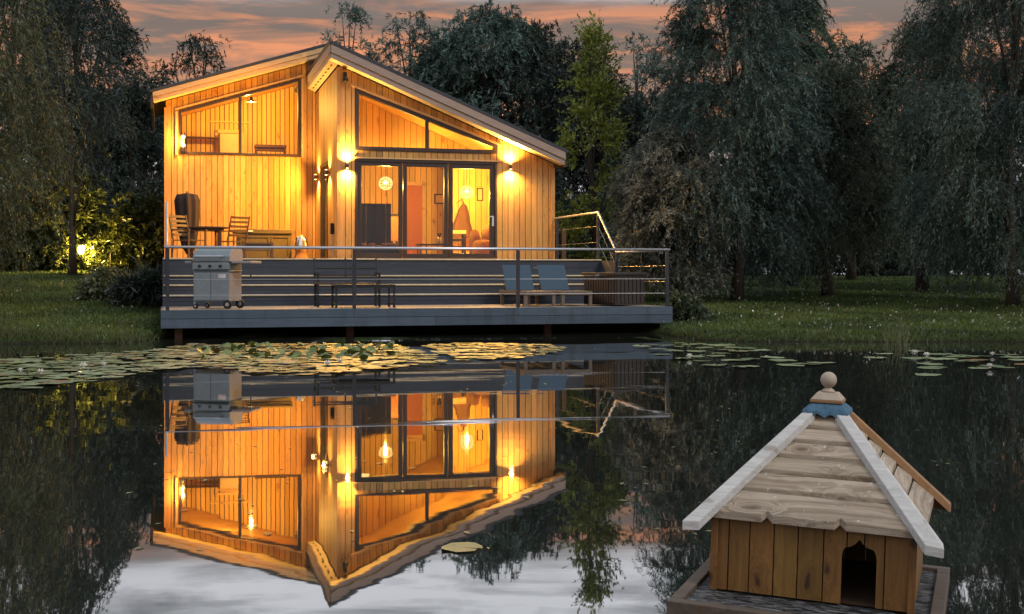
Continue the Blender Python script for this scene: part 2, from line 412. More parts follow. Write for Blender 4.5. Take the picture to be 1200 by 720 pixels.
base = W.ramp(el, [(0.0, (0.50, 0.52, 0.60)), (0.085, (0.50, 0.47, 0.49)), (0.128, (0.25, 0.155, 0.105)), (0.19, (0.165, 0.118, 0.09)),
                   (0.212, (0.19, 0.145, 0.12)), (0.232, (0.62, 0.62, 0.64)), (0.42, (0.66, 0.69, 0.74)), (1.0, (0.44, 0.50, 0.60))])
band = W.ramp(sx.outputs[2], [(0.08, 0.0), (0.125, 1.0), (0.20, 0.75), (0.222, 0.0)])
streak = W.ramp(cl2, [(0.44, 0.0), (0.62, 1.0)])
col = W.mix(W.math('MULTIPLY', W.math('MULTIPLY', band, streak), 0.9), base, (0.85, 0.29, 0.10))
up = W.ramp(sx.outputs[2], [(0.205, 0.0), (0.24, 1.0)])
greyc = W.ramp(W.math('ADD', W.math('MULTIPLY', cl, 0.6), W.math('MULTIPLY', cl2, 0.4)), [(0.40, 0.36), (0.49, 0.85), (0.57, 1.45)])
mul = W.mix(up, (1.0, 1.0, 1.0), greyc)
col = W.mix(1.0, col, mul, 'MULTIPLY')
b1 = W.n('ShaderNodeBackground'); W.l(col, b1.inputs[0]); b1.inputs[1].default_value = 0.92
sky = W.n('ShaderNodeTexSky', sky_type='NISHITA'); sky.sun_disc = False
sky.sun_elevation = SUN_EL; sky.sun_rotation = SUN_AZ
b2 = W.n('ShaderNodeBackground'); W.l(sky.outputs[0], b2.inputs[0]); b2.inputs[1].default_value = 0.006
ads = W.n('ShaderNodeAddShader'); W.l(b1.outputs[0], ads.inputs[0]); W.l(b2.outputs[0], ads.inputs[1])
W.l(ads.outputs[0], W.out.inputs[0])

def lamp(name, kind, loc, energy, col=(1, 0.60, 0.22), size=0.05, aim=None, angle=None, blend=0.6, parent=None):
    d = bpy.data.lights.new(name, kind); d.energy = energy; d.color = col
    if kind in ('POINT', 'SPOT'): d.shadow_soft_size = size
    if kind == 'SPOT': d.spot_size = angle; d.spot_blend = blend
    o = bpy.data.objects.new(name, d); COL.objects.link(o); o.location = loc
    if aim is not None: o.rotation_euler = Vector(aim).to_track_quat('-Z', 'Y').to_euler()
    if parent: o.parent = parent
    return o
sd = bpy.data.lights.new('sun', 'SUN'); sd.energy = 0.95; sd.angle = R(16); sd.color = (1.0, 0.93, 0.86)
so = bpy.data.objects.new('sun', sd); COL.objects.link(so)
so.rotation_euler = (-Vector((math.sin(SUN_AZ) * math.cos(SUN_EL), math.cos(SUN_AZ) * math.cos(SUN_EL), math.sin(SUN_EL)))).to_track_quat('-Z', 'Y').to_euler()
so.location = (20, 10, 15)

# ------------------------------------------------------------------- camera
cd = bpy.data.cameras.new('camera'); cam = bpy.data.objects.new('camera', cd); COL.objects.link(cam)
cam.location = (0, 0, EYE); cam.rotation_euler = (R(90), 0, 0)
cd.sensor_width = 36; cd.lens = 43.5; cd.shift_y = -39 / 1200; cd.clip_end = 900; cd.clip_start = 0.05
sc.camera = cam

# ------------------------------------------------------- ground, pond, lawn
def sstep(a, b, x):
    t = np.clip((x - a) / (b - a), 0, 1); return t * t * (3 - 2 * t)
def shore(X):
    y = 18.25 + 0.18 * np.sin(X * 1.1) + 0.10 * np.sin(X * 2.7 + 1)
    under = sstep(-5.9, -5.0, X) * (1 - sstep(2.3, 3.0, X))
    y = y + 3.6 * under + 0.75 * sstep(2.3, 3.2, X) - 0.13 * np.clip(X - 3, 0, 12)
    return y
def ground_z(X, Y):
    X = np.asarray(X, float); Y = np.asarray(Y, float)
    d = Y - shore(X)
    slope = 0.062 + (0.0306 - 0.062) * sstep(-7.5, 2.0, X)
    far = np.where(X < 0, 1.45, 1.0)
    up = 0.13 * sstep(0, 0.45, d) + slope * np.clip(d, 0, None)
    up = far * (1 - np.exp(-up / far)) * 1.0 + np.minimum(up, far) * 0.0 + 0.0
    up = np.minimum(WZ + 0.12 * sstep(0, 0.45, d) + slope * np.clip(d - 1.1, 0, None), far)
    up = up + 0.02 * np.sin(X * 0.9 + Y * 0.4) * sstep(0.5, 3, d)
    near = np.clip((-9.0 - Y) * 0.12, 0, 0.8)
    return np.where(d > 0, up, np.where(Y < -9.0, near + WZ, WZ - np.minimum(0.7, np.minimum(-d, Y + 9.0) * 0.55)))
xs = np.unique(np.concatenate([np.arange(-160, -18, 6.0), np.arange(-18, 18, 0.22), np.arange(18, 161, 6.0)]))
ys = np.unique(np.concatenate([np.arange(-120, 14, 6.0), np.arange(14, 26, 0.16), np.arange(26, 50, 0.8), np.arange(50, 301, 10.0)]))
GX, GY = np.meshgrid(xs, ys); GZ = ground_z(GX, GY)
me = bpy.data.meshes.new('lawn'); nx, ny = len(xs), len(ys)
idx = np.arange(nx * ny).reshape(ny, nx)
me.from_pydata(np.stack([GX.ravel(), GY.ravel(), GZ.ravel()], 1).tolist(), [],
               np.stack([idx[:-1, :-1].ravel(), idx[:-1, 1:].ravel(), idx[1:, 1:].ravel(), idx[1:, :-1].ravel()], 1).tolist())
me.polygons.foreach_set('use_smooth', [True] * len(me.polygons)); me.materials.append(M['ground'])
lawn = bpy.data.objects.new('lawn', me); COL.objects.link(lawn)
tag(lawn, 'dark grassy lawn sloping down to the pond bank', None, None, 'structure')
mb = MB(); mb.add([(-150, -12, WZ), (150, -12, WZ), (150, 23.5, WZ), (-150, 23.5, WZ)], [(0, 1, 2, 3)])
tag(mb.build('water', M['water']), 'still dark pond water mirroring the lit lodge', None, None, 'structure')

# ------------------------------------------------------------------- lodge
BASE = (4.2, 29.5, 1.30)
FZ = 1.40                                # upper deck level
lodge = lodge_thing('timber_lodge', 'timber lodge clad in glowing pine boards under two sloping roofs', 'lodge', BASE)
def LB(): return MB(BASE)
def rtop_right(u): return 5.977 - 0.4125 * (u - 3.38)     # upper face of right roof
def rtop_left(u): return 5.40 + 0.3135 * (u + 0.27)

def boards(mb, a0, a1, zb, zt, fn, th=0.022, pitch=0.135, gap=0.013, holes=()):
    """vertical boards; holes: (a_start, a_end, lower(a), upper(a)) stay open"""
    cuts = {round(a0, 4), round(a1, 4)}
    k = a0
    while k < a1 - 1e-6: cuts.add(round(k, 4)); k += pitch
    hc = {round(x, 4) for h in holes for x in h[:2] if a0 < x < a1}
    allc = sorted(cuts | hc)
    for i in range(len(allc) - 1):
        A, B = allc[i], allc[i+1]
        if B - A < 0.012: continue
        p = A + (gap/2 if A in cuts else 0); q = B - (gap/2 if B in cuts else 0)
        m = (A + B) / 2
        spans = [(zb, zt)]
        for h in holes:
            if h[0] - 1e-6 <= m <= h[1] + 1e-6:
                new = []
                for lo, hi in spans:
                    new += [(lo, (lambda a, f=hi, g=h[2]: min(f(a), g(a)))), ((lambda a, f=lo, g=h[3]: max(f(a), g(a))), hi)]
                spans = new
        for lo, hi in spans:
            if hi(p) - lo(p) < 0.004 and hi(q) - lo(q) < 0.004: continue
            z = [lo(p), lo(q), max(hi(q), lo(q) + .001), max(hi(p), lo(p) + .001)]
            mb.prism([(p, z[0]), (q, z[1]), (q, z[2]), (p, z[3])], fn, 0, th)
K = lambda c: (lambda a: c)
VF, VB = 26.7, 30.9
f_front = lambda a, z, d: (a, VF - d, z)
f_left = lambda a, z, d: (a, VB - d, z)
f_side = lambda a, z, d: (3.6 - d, a, z)
# openings
gu = lambda a: 5.13 - (5.13 - 3.97) / (7.14 - 3.94) * (a - 3.94)     # slope of the gable window
HOLES_F = [(3.94, 7.12, K(1.40), K(3.60)), (3.94, 7.14, K(3.78), gu)]
lw_t = lambda a: 5.05 + (5.95 - 5.05) / (3.22 - 0.30) * (a - 0.30)
HOLES_L = [(0.30, 3.22, K(3.99), lw_t)]
HOLES_S = [(28.40, 29.70, K(1.40), K(3.70))]
wall_under_r = lambda a: rtop_right(a) - 0.30
wall_under_l = lambda a: rtop_left(a) - 0.22

def wall(a0, a1, zb, zt, fn, holes, inner=None, ith=0.18):
    mb = LB(); boards(mb, a0, a1, zb, zt, fn, holes=holes)
    o = mb.build('wall', M['pine'], lodge)
    return o
wall(3.60, 8.45, K(1.30), wall_under_r, f_front, HOLES_F)
wall(0.0, 3.58, K(1.30), wall_under_l, f_left, HOLES_L)
wall(26.7, 30.88, K(1.30), K(5.56), f_side, HOLES_S)
# structural core behind the boards (dark gaps), with inner lining
def core(a0, a1, zb, zt, fn, holes, d0, d1, mat, name='wall_core', pitch=0.6):
    mb = LB(); boards(mb, a0, a1, zb, zt, lambda a, z, d: fn(a, z, d0 + d), th=d1 - d0, pitch=pitch, gap=0, holes=holes)
    return mb.build(name, mat, lodge)
core(3.60, 8.45, K(1.30), wall_under_r, f_front, HOLES_F, -0.16, -0.002, M['backing'])
core(0.0, 3.58, K(1.30), wall_under_l, f_left, HOLES_L, -0.16, -0.002, M['backing'])
core(26.9, 30.7, K(1.30), K(5.54), f_side, HOLES_S, -0.16, -0.002, M['backing'])
mb = LB(); boards(mb, 3.78, 8.30, K(1.42), lambda a: rtop_right(a) - 0.34, lambda a, z, d: (a, VF + 0.165 + d, z), th=0.015, holes=HOLES_F); mb.build('inner_lining', M['pine_in'], lodge)
# outer shell the camera does not face: right side, left side, back
mb = LB(); mb.box(8.27, 8.448, 26.88, 33.3, 1.3, 3.55); mb.build('wall', M['pine'], lodge)
mb = LB(); mb.box(0.002, 0.16, 31.08, 35.1, 1.3, 5.15); mb.build('wall', M['pine'], lodge)
mb = LB(); mb.prism([(3.6, 1.3), (8.45, 1.3), (8.45, wall_under_r(8.45)), (3.6, wall_under_r(3.6))], lambda a, z, d: (a, 33.32 + d, z), 0, 0.15)
mb.build('wall', M['pine'], lodge)
mb = LB(); mb.prism([(0, 1.3), (3.58, 1.3), (3.58, wall_under_l(3.58)), (0, wall_under_l(0))], lambda a, z, d: (a, 35.12 + d, z), 0, 0.15)
mb.build('wall', M['pine'], lodge)
# inner linings seen through the glass
mb = LB(); boards(mb, 3.78, 8.26, K(1.42), lambda a: rtop_right(a) - 0.36, lambda a, z, d: (a, 33.30 - d, z), th=0.02, pitch=0.155, gap=0.016,
                  holes=[(6.28, 6.76, K(1.42), K(3.52))]); mb.build('inner_lining', M['pine_in'], lodge)
mb = LB(); boards(mb, 26.92, 33.26, K(1.42), lambda a: 3.4, lambda a, z, d: (8.26 - d, a, z), th=0.015, pitch=0.155); mb.build('inner_lining', M['pine_in'], lodge)
mb = LB(); boards(mb, 26.92, 33.26, K(1.42), lambda a: 5.4, lambda a, z, d: (3.77 + d, a, z), th=0.015, pitch=0.155, holes=HOLES_S); mb.build('inner_lining', M['pine_in'], lodge)
mb = LB(); boards(mb, 0.17, 3.56, K(3.6), lambda a: rtop_left(a) - 0.26, lambda a, z, d: (a, 34.6 - d, z), th=0.02, pitch=0.125, gap=0.022); mb.build('inner_lining', M['pine_in'], lodge)
mb = LB(); mb.box(3.50, 3.57, 31.1, 34.58, 3.6, 6.1); mb.build('inner_lining', M['pine_in'], lodge)
mb = LB(); mb.box(0.17, 0.20, 31.1, 34.58, 3.6, 5.15); mb.build('inner_lining', M['pine_in'], lodge)
mb = LB(); mb.box(3.5, 8.3, 26.88, 33.3, 1.30, 1.42); mb.build('floor', M['duckedge'], lodge)
mb = LB(); mb.box(0.17, 3.5, 31.09, 34.58, 3.45, 3.60); mb.build('floor', M['duckedge'], lodge)
mb = LB(); mb.prism([(3.6, rtop_right(3.6) - .33), (8.40, rtop_right(8.40) - .33), (8.40, rtop_right(8.40) - .29), (3.6, rtop_right(3.6) - .29)], lambda a, z, d: (a, 26.9 + d, z), 0, 6.4)
mb.build('ceiling', M['pine_in'], lodge)
mb = LB(); mb.prism([(0.1, rtop_left(0.1) - .25), (3.5, rtop_left(3.5) - .25), (3.5, rtop_left(3.5) - .215), (0.1, rtop_left(0.1) - .215)], lambda a, z, d: (a, 31.09 + d, z), 0, 4.0)
mb.build('ceiling', M['pine_in'], lodge)

# roofs
def roof(u0, u1, top, v0, v1, th):
    p = lambda a, z, d: (a, v0 + d, z)
    mb = LB(); mb.prism([(u0, top(u0)), (u1, top(u1)), (u1, top(u1) + 0.07), (u0, top(u0) + 0.07)], p, -0.04, v1 - v0)
    return mb.build('roof', M['roofing'], lodge)
r_r = roof(3.34, 8.66, lambda u: rtop_right(u) + 0.004, 26.3, 33.6, 0.3)
r_l = roof(-0.36, 4.06, lambda u: rtop_left(u) + 0.004, 30.4, 35.5, 0.22)
def barge(u0, u1, top, v, lo, hi, mat, th=0.03):
    mb = LB(); mb.prism([(u0, top(u0) - lo), (u1, top(u1) - lo), (u1, top(u1) - hi), (u0, top(u0) - hi)], lambda a, z, d: (a, v + d, z), 0, th)
    return mb
m1 = barge(3.38, 8.60, rtop_right, 26.27, 0.165, 0.0, None); o = m1.build('fascia', M['barge'], r_r)
m1 = barge(3.38, 8.59, rtop_right, 26.30, 0.285, 0.170, None); o = m1.build('fascia', M['barge'], r_r)
m1 = barge(-0.29, 4.0, rtop_left, 30.37, 0.115, 0.0, None); m1.build('fascia', M['pine_trim'], r_l)
m1 = barge(-0.28, 4.0, rtop_left, 30.40, 0.215, 0.120, None); m1.build('fascia', M['pine_trim'], r_l)
mb = LB()                                # high edge of the right roof, running into depth
zt = rtop_right(3.38)
mb.box(3.352, 3.379, 26.30, 31.5, zt - 0.165, zt); mb.build('fascia', M['barge'], r_r)
mb = LB(); mb.box(3.372, 3.396, 26.33, 31.5, zt - 0.285, zt - 0.17); mb.build('fascia', M['barge'], r_r)
def soff(u0, u1, top, v0, v1, drop, parent):
    mb = LB(); mb.prism([(u0, top(u0) - drop), (u1, top(u1) - drop), (u1, top(u1) - drop + .02), (u0, top(u0) - drop + .02)], lambda a, z, d: (a, v0 + d, z), 0, v1 - v0)
    return mb.build('soffit', M['soffit'], parent)
so_r = soff(3.398, 8.58, rtop_right, 26.335, 26.66, 0.28, r_r)
so_s = soff(3.398, 3.575, rtop_right, 26.67, 30.87, 0.28, r_r)
soff(-0.27, 3.55, rtop_left, 30.44, 30.86, 0.205, r_l)
for k in range(8):
    mb = LB(); v = 26.95 + k * 0.48; mb.box(3.46, 3.50, v, v + 0.20, rtop_right(3.48) - 0.288, rtop_right(3.48) - 0.278)
    mb.build('vent', M['black'], so_s)
mb = LB(); mb.box(-0.34, -0.28, 30.4, 35.4, 5.08, 5.36); mb.build('gutter', M['frame'], lodge)
mb = LB(); mb.box(8.58, 8.64, 26.32, 33.5, 3.50, 3.80); mb.build('gutter', M['frame'], lodge)
# corner boards
mb = LB(); mb.box(-0.03, 0.06, VB - 0.05, VB + 0.02, 1.3, 5.1); mb.build('corner_board', M['pine'], lodge)
mb = LB(); mb.box(8.38, 8.47, VF - 0.05, VF + 0.02, 1.3, 3.50); mb.build('corner_board', M['pine'], lodge)
mb = LB(); mb.box(3.555, 3.625, VF - 0.05, VF + 0.03, 1.3, 5.55); mb.build('corner_board', M['pine'], lodge)

def poly_frame(mb, poly, w, v0, v1, fn=None):
    """frame of width w inside a convex polygon (a,z)"""
    n = len(poly); P = [Vector(p) for p in poly]
    area = sum(P[i].x * P[(i+1) % n].y - P[(i+1) % n].x * P[i].y for i in range(n))
    sgn = 1 if area > 0 else -1
    inn = []
    for i in range(n):
        d1 = (P[i] - P[i-1]).normalized(); d2 = (P[(i+1) % n] - P[i]).normalized()
        n1 = Vector((-d1.y, d1.x)) * sgn; n2 = Vector((-d2.y, d2.x)) * sgn
        a = P[i] + n1 * w; b = P[i] + n2 * w
        den = d1.x * d2.y - d1.y * d2.x
        if abs(den) < 1e-6: inn.append(a); continue
        tt = ((b.x - a.x) * d2.y - (b.y - a.y) * d2.x) / den
        inn.append(a + d1 * tt)
    for i in range(n):
        j = (i + 1) % n
        q = [P[i], P[j], inn[j], inn[i]]
        mb.prism([(p.x, p.y) for p in q], fn, v0, v1)
    return inn
# patio door, three leaves
pd = LB(); fF = lambda a, z, d: (a, VF + d, z)
poly_frame(pd, [(3.945, 1.405), (7.115, 1.405), (7.115, 3.595), (3.945, 3.595)], 0.055, -0.05, 0.10, fF)
door = pd.build('patio_door', M['frame'], lodge, bevel=0.006)
tag(door, 'dark framed glazed door of three tall leaves')
for k, (a, b) in enumerate(((4.003, 4.985), (5.0, 6.0), (6.015, 7.057))):
    lf = LB(); poly_frame(lf, [(a, 1.462), (b, 1.462), (b, 3.538), (a, 3.538)], 0.085 if k != 2 else 0.10, -0.03, 0.04, fF)
    leaf = lf.build('door_leaf', M['frame'], door, bevel=0.005)
    gp = LB(); gp.box(a + 0.07, b - 0.07, VF + 0.003, VF + 0.009, 1.54, 3.46); gp.build('pane', M['glass'], door)
hd = LB(); hd.box(7.0, 7.045, VF - 0.045, VF - 0.031, 2.17, 2.40); hd.box(6.90, 7.035, VF - 0.085, VF - 0.065, 2.37, 2.395)
hd.box(7.012, 7.035, VF - 0.068, VF - 0.04, 2.37, 2.395); hd.build('handle', M['chrome'], door)
th_ = LB(); th_.box(3.90, 7.15, VF - 0.14, VF - 0.052, 1.402, 1.44); th_.build('threshold', M['lit_edge'], door)
# gable window
gw = LB(); tri = [(3.945, 3.785), (7.10, 3.785), (7.10, 3.99), (3.945, 5.125)]
inn = poly_frame(gw, [(3.945, 3.785), (7.13, 3.785), (7.13, 3.985), (3.945, 5.125)], 0.085, -0.05, 0.09, fF)
gw.box(5.50, 5.57, VF - 0.03, VF + 0.06, 3.86, 4.50)
win = gw.build('gable_window', M['frame'], lodge, bevel=0.005)
mb = LB(); mb.prism([(3.99, 3.85), (6.95, 3.85), (6.95, 4.0), (3.99, 5.05)], lambda a, z, d: (a, VF + 0.02 + d, z), 0, 0.006); mb.build('pane', M['glass'], win)
mb = LB(); mb.prism([(3.86, 5.165), (7.22, 3.955), (7.22, 4.0), (3.86, 5.21)], lambda a, z, d: (a, VF - 0.07 + d, z), 0, 0.045); mb.build('trim', M['pine_trim'], win)
mb = LB(); mb.box(3.88, 7.20, VF - 0.068, VF - 0.024, 3.605, 3.635); mb.build('trim', M['pine_trim'], win)
# loft window
fL = lambda a, z, d: (a, VB + d, z)
gw = LB(); poly_frame(gw, [(0.305, 3.995), (3.215, 3.995), (3.215, lw_t(3.215) - .004), (0.305, lw_t(0.305) - .004)], 0.065, -0.05, 0.09, fL)
gw.box(1.72, 1.79, VB - 0.03, VB + 0.06, 4.05, 5.42)
win2 = gw.build('loft_window', M['frame'], lodge, bevel=0.005)
mb = LB(); mb.prism([(0.35, 4.04), (3.17, 4.04), (3.17, lw_t(3.17) - .05), (0.35, lw_t(.35) - .05)], lambda a, z, d: (a, VB + 0.02 + d, z), 0, 0.006); mb.build('pane', M['glass'], win2)
mb = LB(); mb.prism([(0.22, lw_t(.22) + .02), (3.28, lw_t(3.28) + .02), (3.28, lw_t(3.28) + .06), (0.22, lw_t(.22) + .06)], lambda a, z, d: (a, VB - 0.07 + d, z), 0, 0.045)
mb.box(0.23, 0.275, VB - 0.068, VB - 0.024, 3.97, 5.02); mb.box(3.235, 3.28, VB - 0.068, VB - 0.024, 3.97, 5.93); mb.build('trim', M['pine_trim'], win2)
# side door in the recess
fS = lambda a, z, d: (3.6 + d, a, z)
sdm = LB(); poly_frame(sdm, [(28.405, 1.405), (29.695, 1.405), (29.695, 3.695), (28.405, 3.695)], 0.09, -0.045, 0.10, fS)
sdo = sdm.build('side_door', M['frame'], lodge)
mb = LB(); mb.box(3.61, 3.616, 28.48, 29.62, 1.48, 3.62); mb.build('pane', M['glass'], sdo)
for (a0_, a1_, zb_, ztf, v_) in ((3.76, 8.28, 1.42, lambda a: rtop_right(a) - .35, 33.302), (0.16, 3.58, 3.6, lambda a: rtop_left(a) - .25, 34.602)):
    mb = LB(); mb.prism([(a0_, zb_), (a1_, zb_), (a1_, ztf(a1_)), (a0_, ztf(a0_))], lambda a, z, d: (a, v_ + d, z), 0, .012); mb.build('wall_core', M['backing'], lodge)
mb = LB(); boards(mb, 3.80, 8.24, K(3.80), lambda a: rtop_right(a) - 0.345, lambda a, z, d: (a, 28.95 - d, z), th=0.02, pitch=0.15, gap=0.012); mb.build('partition', M['pine_in'], lodge)
mb = LB(); boards(mb, 3.80, 8.24, K(3.80), lambda a: rtop_right(a) - 0.35, lambda a, z, d: (a, 28.964 - d, z), th=0.012, pitch=0.6, gap=0); mb.build('wall_core', M['backing'], lodge)
# doorways inside
mb = LB(); mb.box(6.26, 6.78, 33.285, 33.30, 1.42, 3.54)
dr = mb.build('inner_door', M['door'], lodge)
mb = LB(); mb.box(6.19, 6.275, 33.24, 33.275, 1.42, 3.60); mb.box(6.765, 6.85, 33.24, 33.275, 1.42, 3.60); mb.box(6.19, 6.85, 33.24, 33.275, 3.53, 3.62); mb.build('door_frame', M['pine_trim'], dr)
mb = LB()
for a, b, c_, d_ in ((1.30, 1.38, 4.0, 5.02), (2.00, 2.08, 4.0, 5.02), (1.30, 2.08, 4.94, 5.03), (1.16, 2.2, 5.23, 5.26)):
    mb.box(a, b, 34.52, 34.58, c_, d_)
lf = mb.build('door_frame', M['pine_trim'], lodge)
mb = LB(); mb.box(1.39, 1.99, 34.56, 34.575, 3.62, 4.93); mb.build('inner_door', M['soffit'], lf)

# -------------------------------------------------------------------- deck
DB = (4.2, 23.0, 0.26)
deck = lodge_thing('timber_deck', 'two level grey timber deck with wide steps built over the pond edge', 'deck', DB)
def DM(): return MB(DB)
LZ = 0.535
mb = DM()
y = 20.12; u0, u1 = -0.05, 8.52
while y < 22.55:
    mb.box(u0, u1, y, y + 0.138, LZ - 0.028, LZ); y += 0.144
mb.build('floor_boards', M['deckfloor'], deck)
mb = DM(); y = 23.72
while y < 30.80:
    mb.box(u0, 3.55 if y > 26.56 else u1, y, y + 0.138, FZ - 0.028, FZ); y += 0.144
mb.build('floor_boards', M['deckfloor'], deck)
mb = DM()
for a, b in ((-0.07, 2.952), (2.957, 5.728), (5.733, 8.54)): mb.box(a, b, 20.085, 20.112, 0.405, LZ + 0.004)
for a, b in ((-0.07, 4.30), (4.305, 8.54)): mb.box(a, b, 20.085, 20.112, 0.255, 0.398)
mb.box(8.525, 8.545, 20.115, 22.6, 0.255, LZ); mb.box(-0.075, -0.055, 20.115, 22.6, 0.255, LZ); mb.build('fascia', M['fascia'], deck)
mb = DM(); mb.box(-0.03, 8.5, 20.13, 22.6, 0.30, LZ - 0.03); mb.build('joists', M['backing'], deck)
rise = [(22.62, LZ, 0.735), (22.98, 0.735, 0.915), (23.34, 0.915, 1.085), (23.70, 1.085, FZ)]
for i, (v, z0, z1) in enumerate(rise):
    mb = DM(); h = (z1 - z0 - 0.03) / 2
    mb.box(u0, u1, v, v + 0.02, z0 + 0.002, z0 + h - 0.002); mb.box(u0, u1, v, v + 0.02, z0 + h + 0.003, z1 - 0.03)
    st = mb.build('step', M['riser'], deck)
    mb = DM(); mb.box(u0, u1, v - 0.03, v + (0.385 if i < 3 else 0.02), z1 - 0.028, z1); mb.build('tread', M['lit_edge'], st, bevel=0.012)
mb = DM(); mb.box(-0.05, -0.03, 22.66, 30.88, 0.3, FZ - 0.03); mb.build('side_skirt', M['riser'], deck)
mb = DM(); mb.box(8.49, 8.51, 22.66, 26.68, 0.3, FZ - 0.03); mb.build('side_skirt', M['riser'], deck)
for (u, v) in ((0.20, 20.45), (2.98, 20.75), (6.45, 20.75)):
    mb = DM(); mb.box(u - 0.06, u + 0.06, v - 0.06, v + 0.06, -0.5, 0.30); mb.build('pile', M['pile'], deck)

# ----------------------------------------------------------------- railings
def railing(label, posts, path, cables, base, nm='deck_railing'):
    r = lodge_thing(nm, label, 'railing', base, 'steel topped railings round the deck')
    mb = MB(base); mb.tube(path, 0.024, 10); mb.build('handrail', M['steel'], r, True)
    for (u, v, z0, z1) in posts:
        mb = MB(base); mb.box(u - 0.028, u + 0.028, v - 0.02, v + 0.02, z0, z1); mb.build('post', M['post'], r)
    for c in cables:
        mb = MB(base); mb.tube(c, 0.003, 6); mb.build('cable', M['cable'], r)
RV = 20.16
railing('long steel topped railing along the front edge of the lower deck',
        [(0.03, RV, LZ, 1.505), (2.97, RV, LZ, 1.505), (5.75, RV, LZ, 1.505), (8.47, RV, LZ, 1.505)],
        [(-0.02, RV, 1.53), (8.52, RV, 1.53)], [[(0.03, RV, z), (8.47, RV, z)] for z in (0.77, 1.02)], (4.2, RV, LZ))
railing('sloping steel railing up the right side of the deck steps',
        [(8.48, 22.72, LZ, 1.51), (8.48, 23.78, FZ, 2.33), (8.48, 26.5, FZ, 2.33)],
        [(8.48, 20.2, 1.53), (8.48, 22.72, 1.53), (8.48, 23.78, 2.36), (8.48, 26.66, 2.36)],
        [[(8.48, 20.2, 1.25), (8.48, 22.72, 1.25), (8.48, 23.78, 2.08), (8.48, 26.5, 2.08)],
         [(8.48, 20.2, 0.97), (8.48, 22.72, 0.97), (8.48, 23.78, 1.75), (8.48, 26.5, 1.75)]], (8.48, 23.7, LZ), 'stair_railing')
railing('steel railing seen end on up the left side of the deck steps',
        [(0.02, 22.72, LZ, 1.51), (0.02, 23.78, FZ, 2.33), (0.02, 27.2, FZ, 2.33)],
        [(0.02, 20.2, 1.53), (0.02, 22.72, 1.53), (0.02, 23.78, 2.42), (0.02, 29.5, 2.42)],
        [[(0.02, 20.2, 1.25), (0.02, 22.72, 1.25), (0.02, 23.78, 2.08), (0.02, 27.2, 2.08)],
         [(0.02, 20.2, 0.97), (0.02, 22.72, 0.97), (0.02, 23.78, 1.75), (0.02, 27.2, 1.75)]], (0.02, 23.7, LZ), 'stair_railing')
mb = MB((8.75, 26.9, 0.5)); mb.box(8.70, 8.80, 26.85, 26.95, 0.4, 2.15)
o = mb.build('timber_post', M['teak']); o.location = Wp(8.75, 26.9, 0.5); o.rotation_euler.z = TH
tag(o, 'plain square timber post behind the right stair railing', 'post')

# -------------------------------------------------------------- wall lamps
def wall_lamp(label, pos, axis, up=90, down=90, wash=0, group='up and down wall lamps on the lodge'):
    """small cylinder fixed to the wall, open at both ends"""
    u, v, z = pos
    r = lodge_thing('wall_lamp', label, 'wall lamp', pos, group)
    dx, dy = axis
    cx, cy = u + dx * 0.085, v + dy * 0.085
    mb = MB(pos); mb.lathe([(0.030, -0.055), (0.034, -0.05), (0.034, 0.05), (0.030, 0.055)], (cx, cy, z), 14); mb.build('shade', M['bronze'], r, True)
    mb = MB(pos); mb.box(min(u + dx*0.012, cx) - (0.02 if dx == 0 else 0), max(u + dx*0.012, cx) + (0.02 if dx == 0 else 0),
                         min(v + dy*0.012, cy) - (0.02 if dy == 0 else 0), max(v + dy*0.012, cy) + (0.02 if dy == 0 else 0), z - 0.025, z + 0.025)
    mb.build('bracket', M['bronze'], r)
    for s in (-1, 1):
        mb = MB(pos); mb.lathe([(0.026, -0.004), (0.026, 0.004)], (cx, cy, z + s * 0.0585), 12); mb.build('lens', M['lens'], r)
    w_ = (cx - u, cy - v, 0)
    for s, e in ((1, up), (-1, down)):
        lamp('lamp_beam', 'SPOT', (w_[0], w_[1], s * 0.072), e, (1.0, 0.56, 0.14), 0.03, (-dx * 0.12, -dy * 0.12, s), R(150), 1.0, r)
    if wash:
        lamp('added_wash', 'SPOT', (dx * 0.14, dy * 0.14, 0), wash, (1.0, 0.46, 0.06), 0.03, (dx, dy, -0.05), R(172), 0.5, r)  # added outward wash over wall and deck; the cylinder has no opening this way
    return r
wall_lamp('bronze wall lamp shining up and down left of the patio door', (3.765, VF - 0.022, 3.44), (0, -1), 300, 300, 420)
wall_lamp('bronze wall lamp shining up and down right of the patio door', (7.42, VF - 0.022, 3.50), (0, -1), 300, 300, 420)
wall_lamp('bronze recess wall lamp beyond the side door, deeper in the corner', (3.578, 30.12, 3.45), (-1, 0), 200, 200, 200)
wall_lamp('bronze recess wall lamp on the near side of the side door', (3.578, 28.05, 3.40), (-1, 0), 200, 200, 760)
# twin bulb lamp at the loft window
tw = lodge_thing('wall_lamp', 'twin glowing bulb lamp at the lower left corner of the loft window', 'wall lamp', (0.40, VB - 0.10, 4.20))
b_ = (0.40, VB - 0.10, 4.20)
mb = MB(b_); mb.box(0.37, 0.43, VB - 0.07, VB - 0.052, 4.06, 4.48); mb.bar((0.40, VB - .07, 4.40), (0.41, VB - .12, 4.40), .02, .02); mb.bar((0.40, VB - .07, 4.20), (0.40, VB - .12, 4.20), .02, .02); mb.build('backplate', M['bronze'], tw)
for z in (4.40, 4.20):
    mb = MB(b_); mb.ball((0.41, VB - 0.13, z), 0.045, 12); mb.build('bulb', M['bulb'], tw, True)
lamp('twin_glow', 'POINT', (0.0, -0.12, 0.1), 60, (1, .50, .08), 0.02, parent=tw)

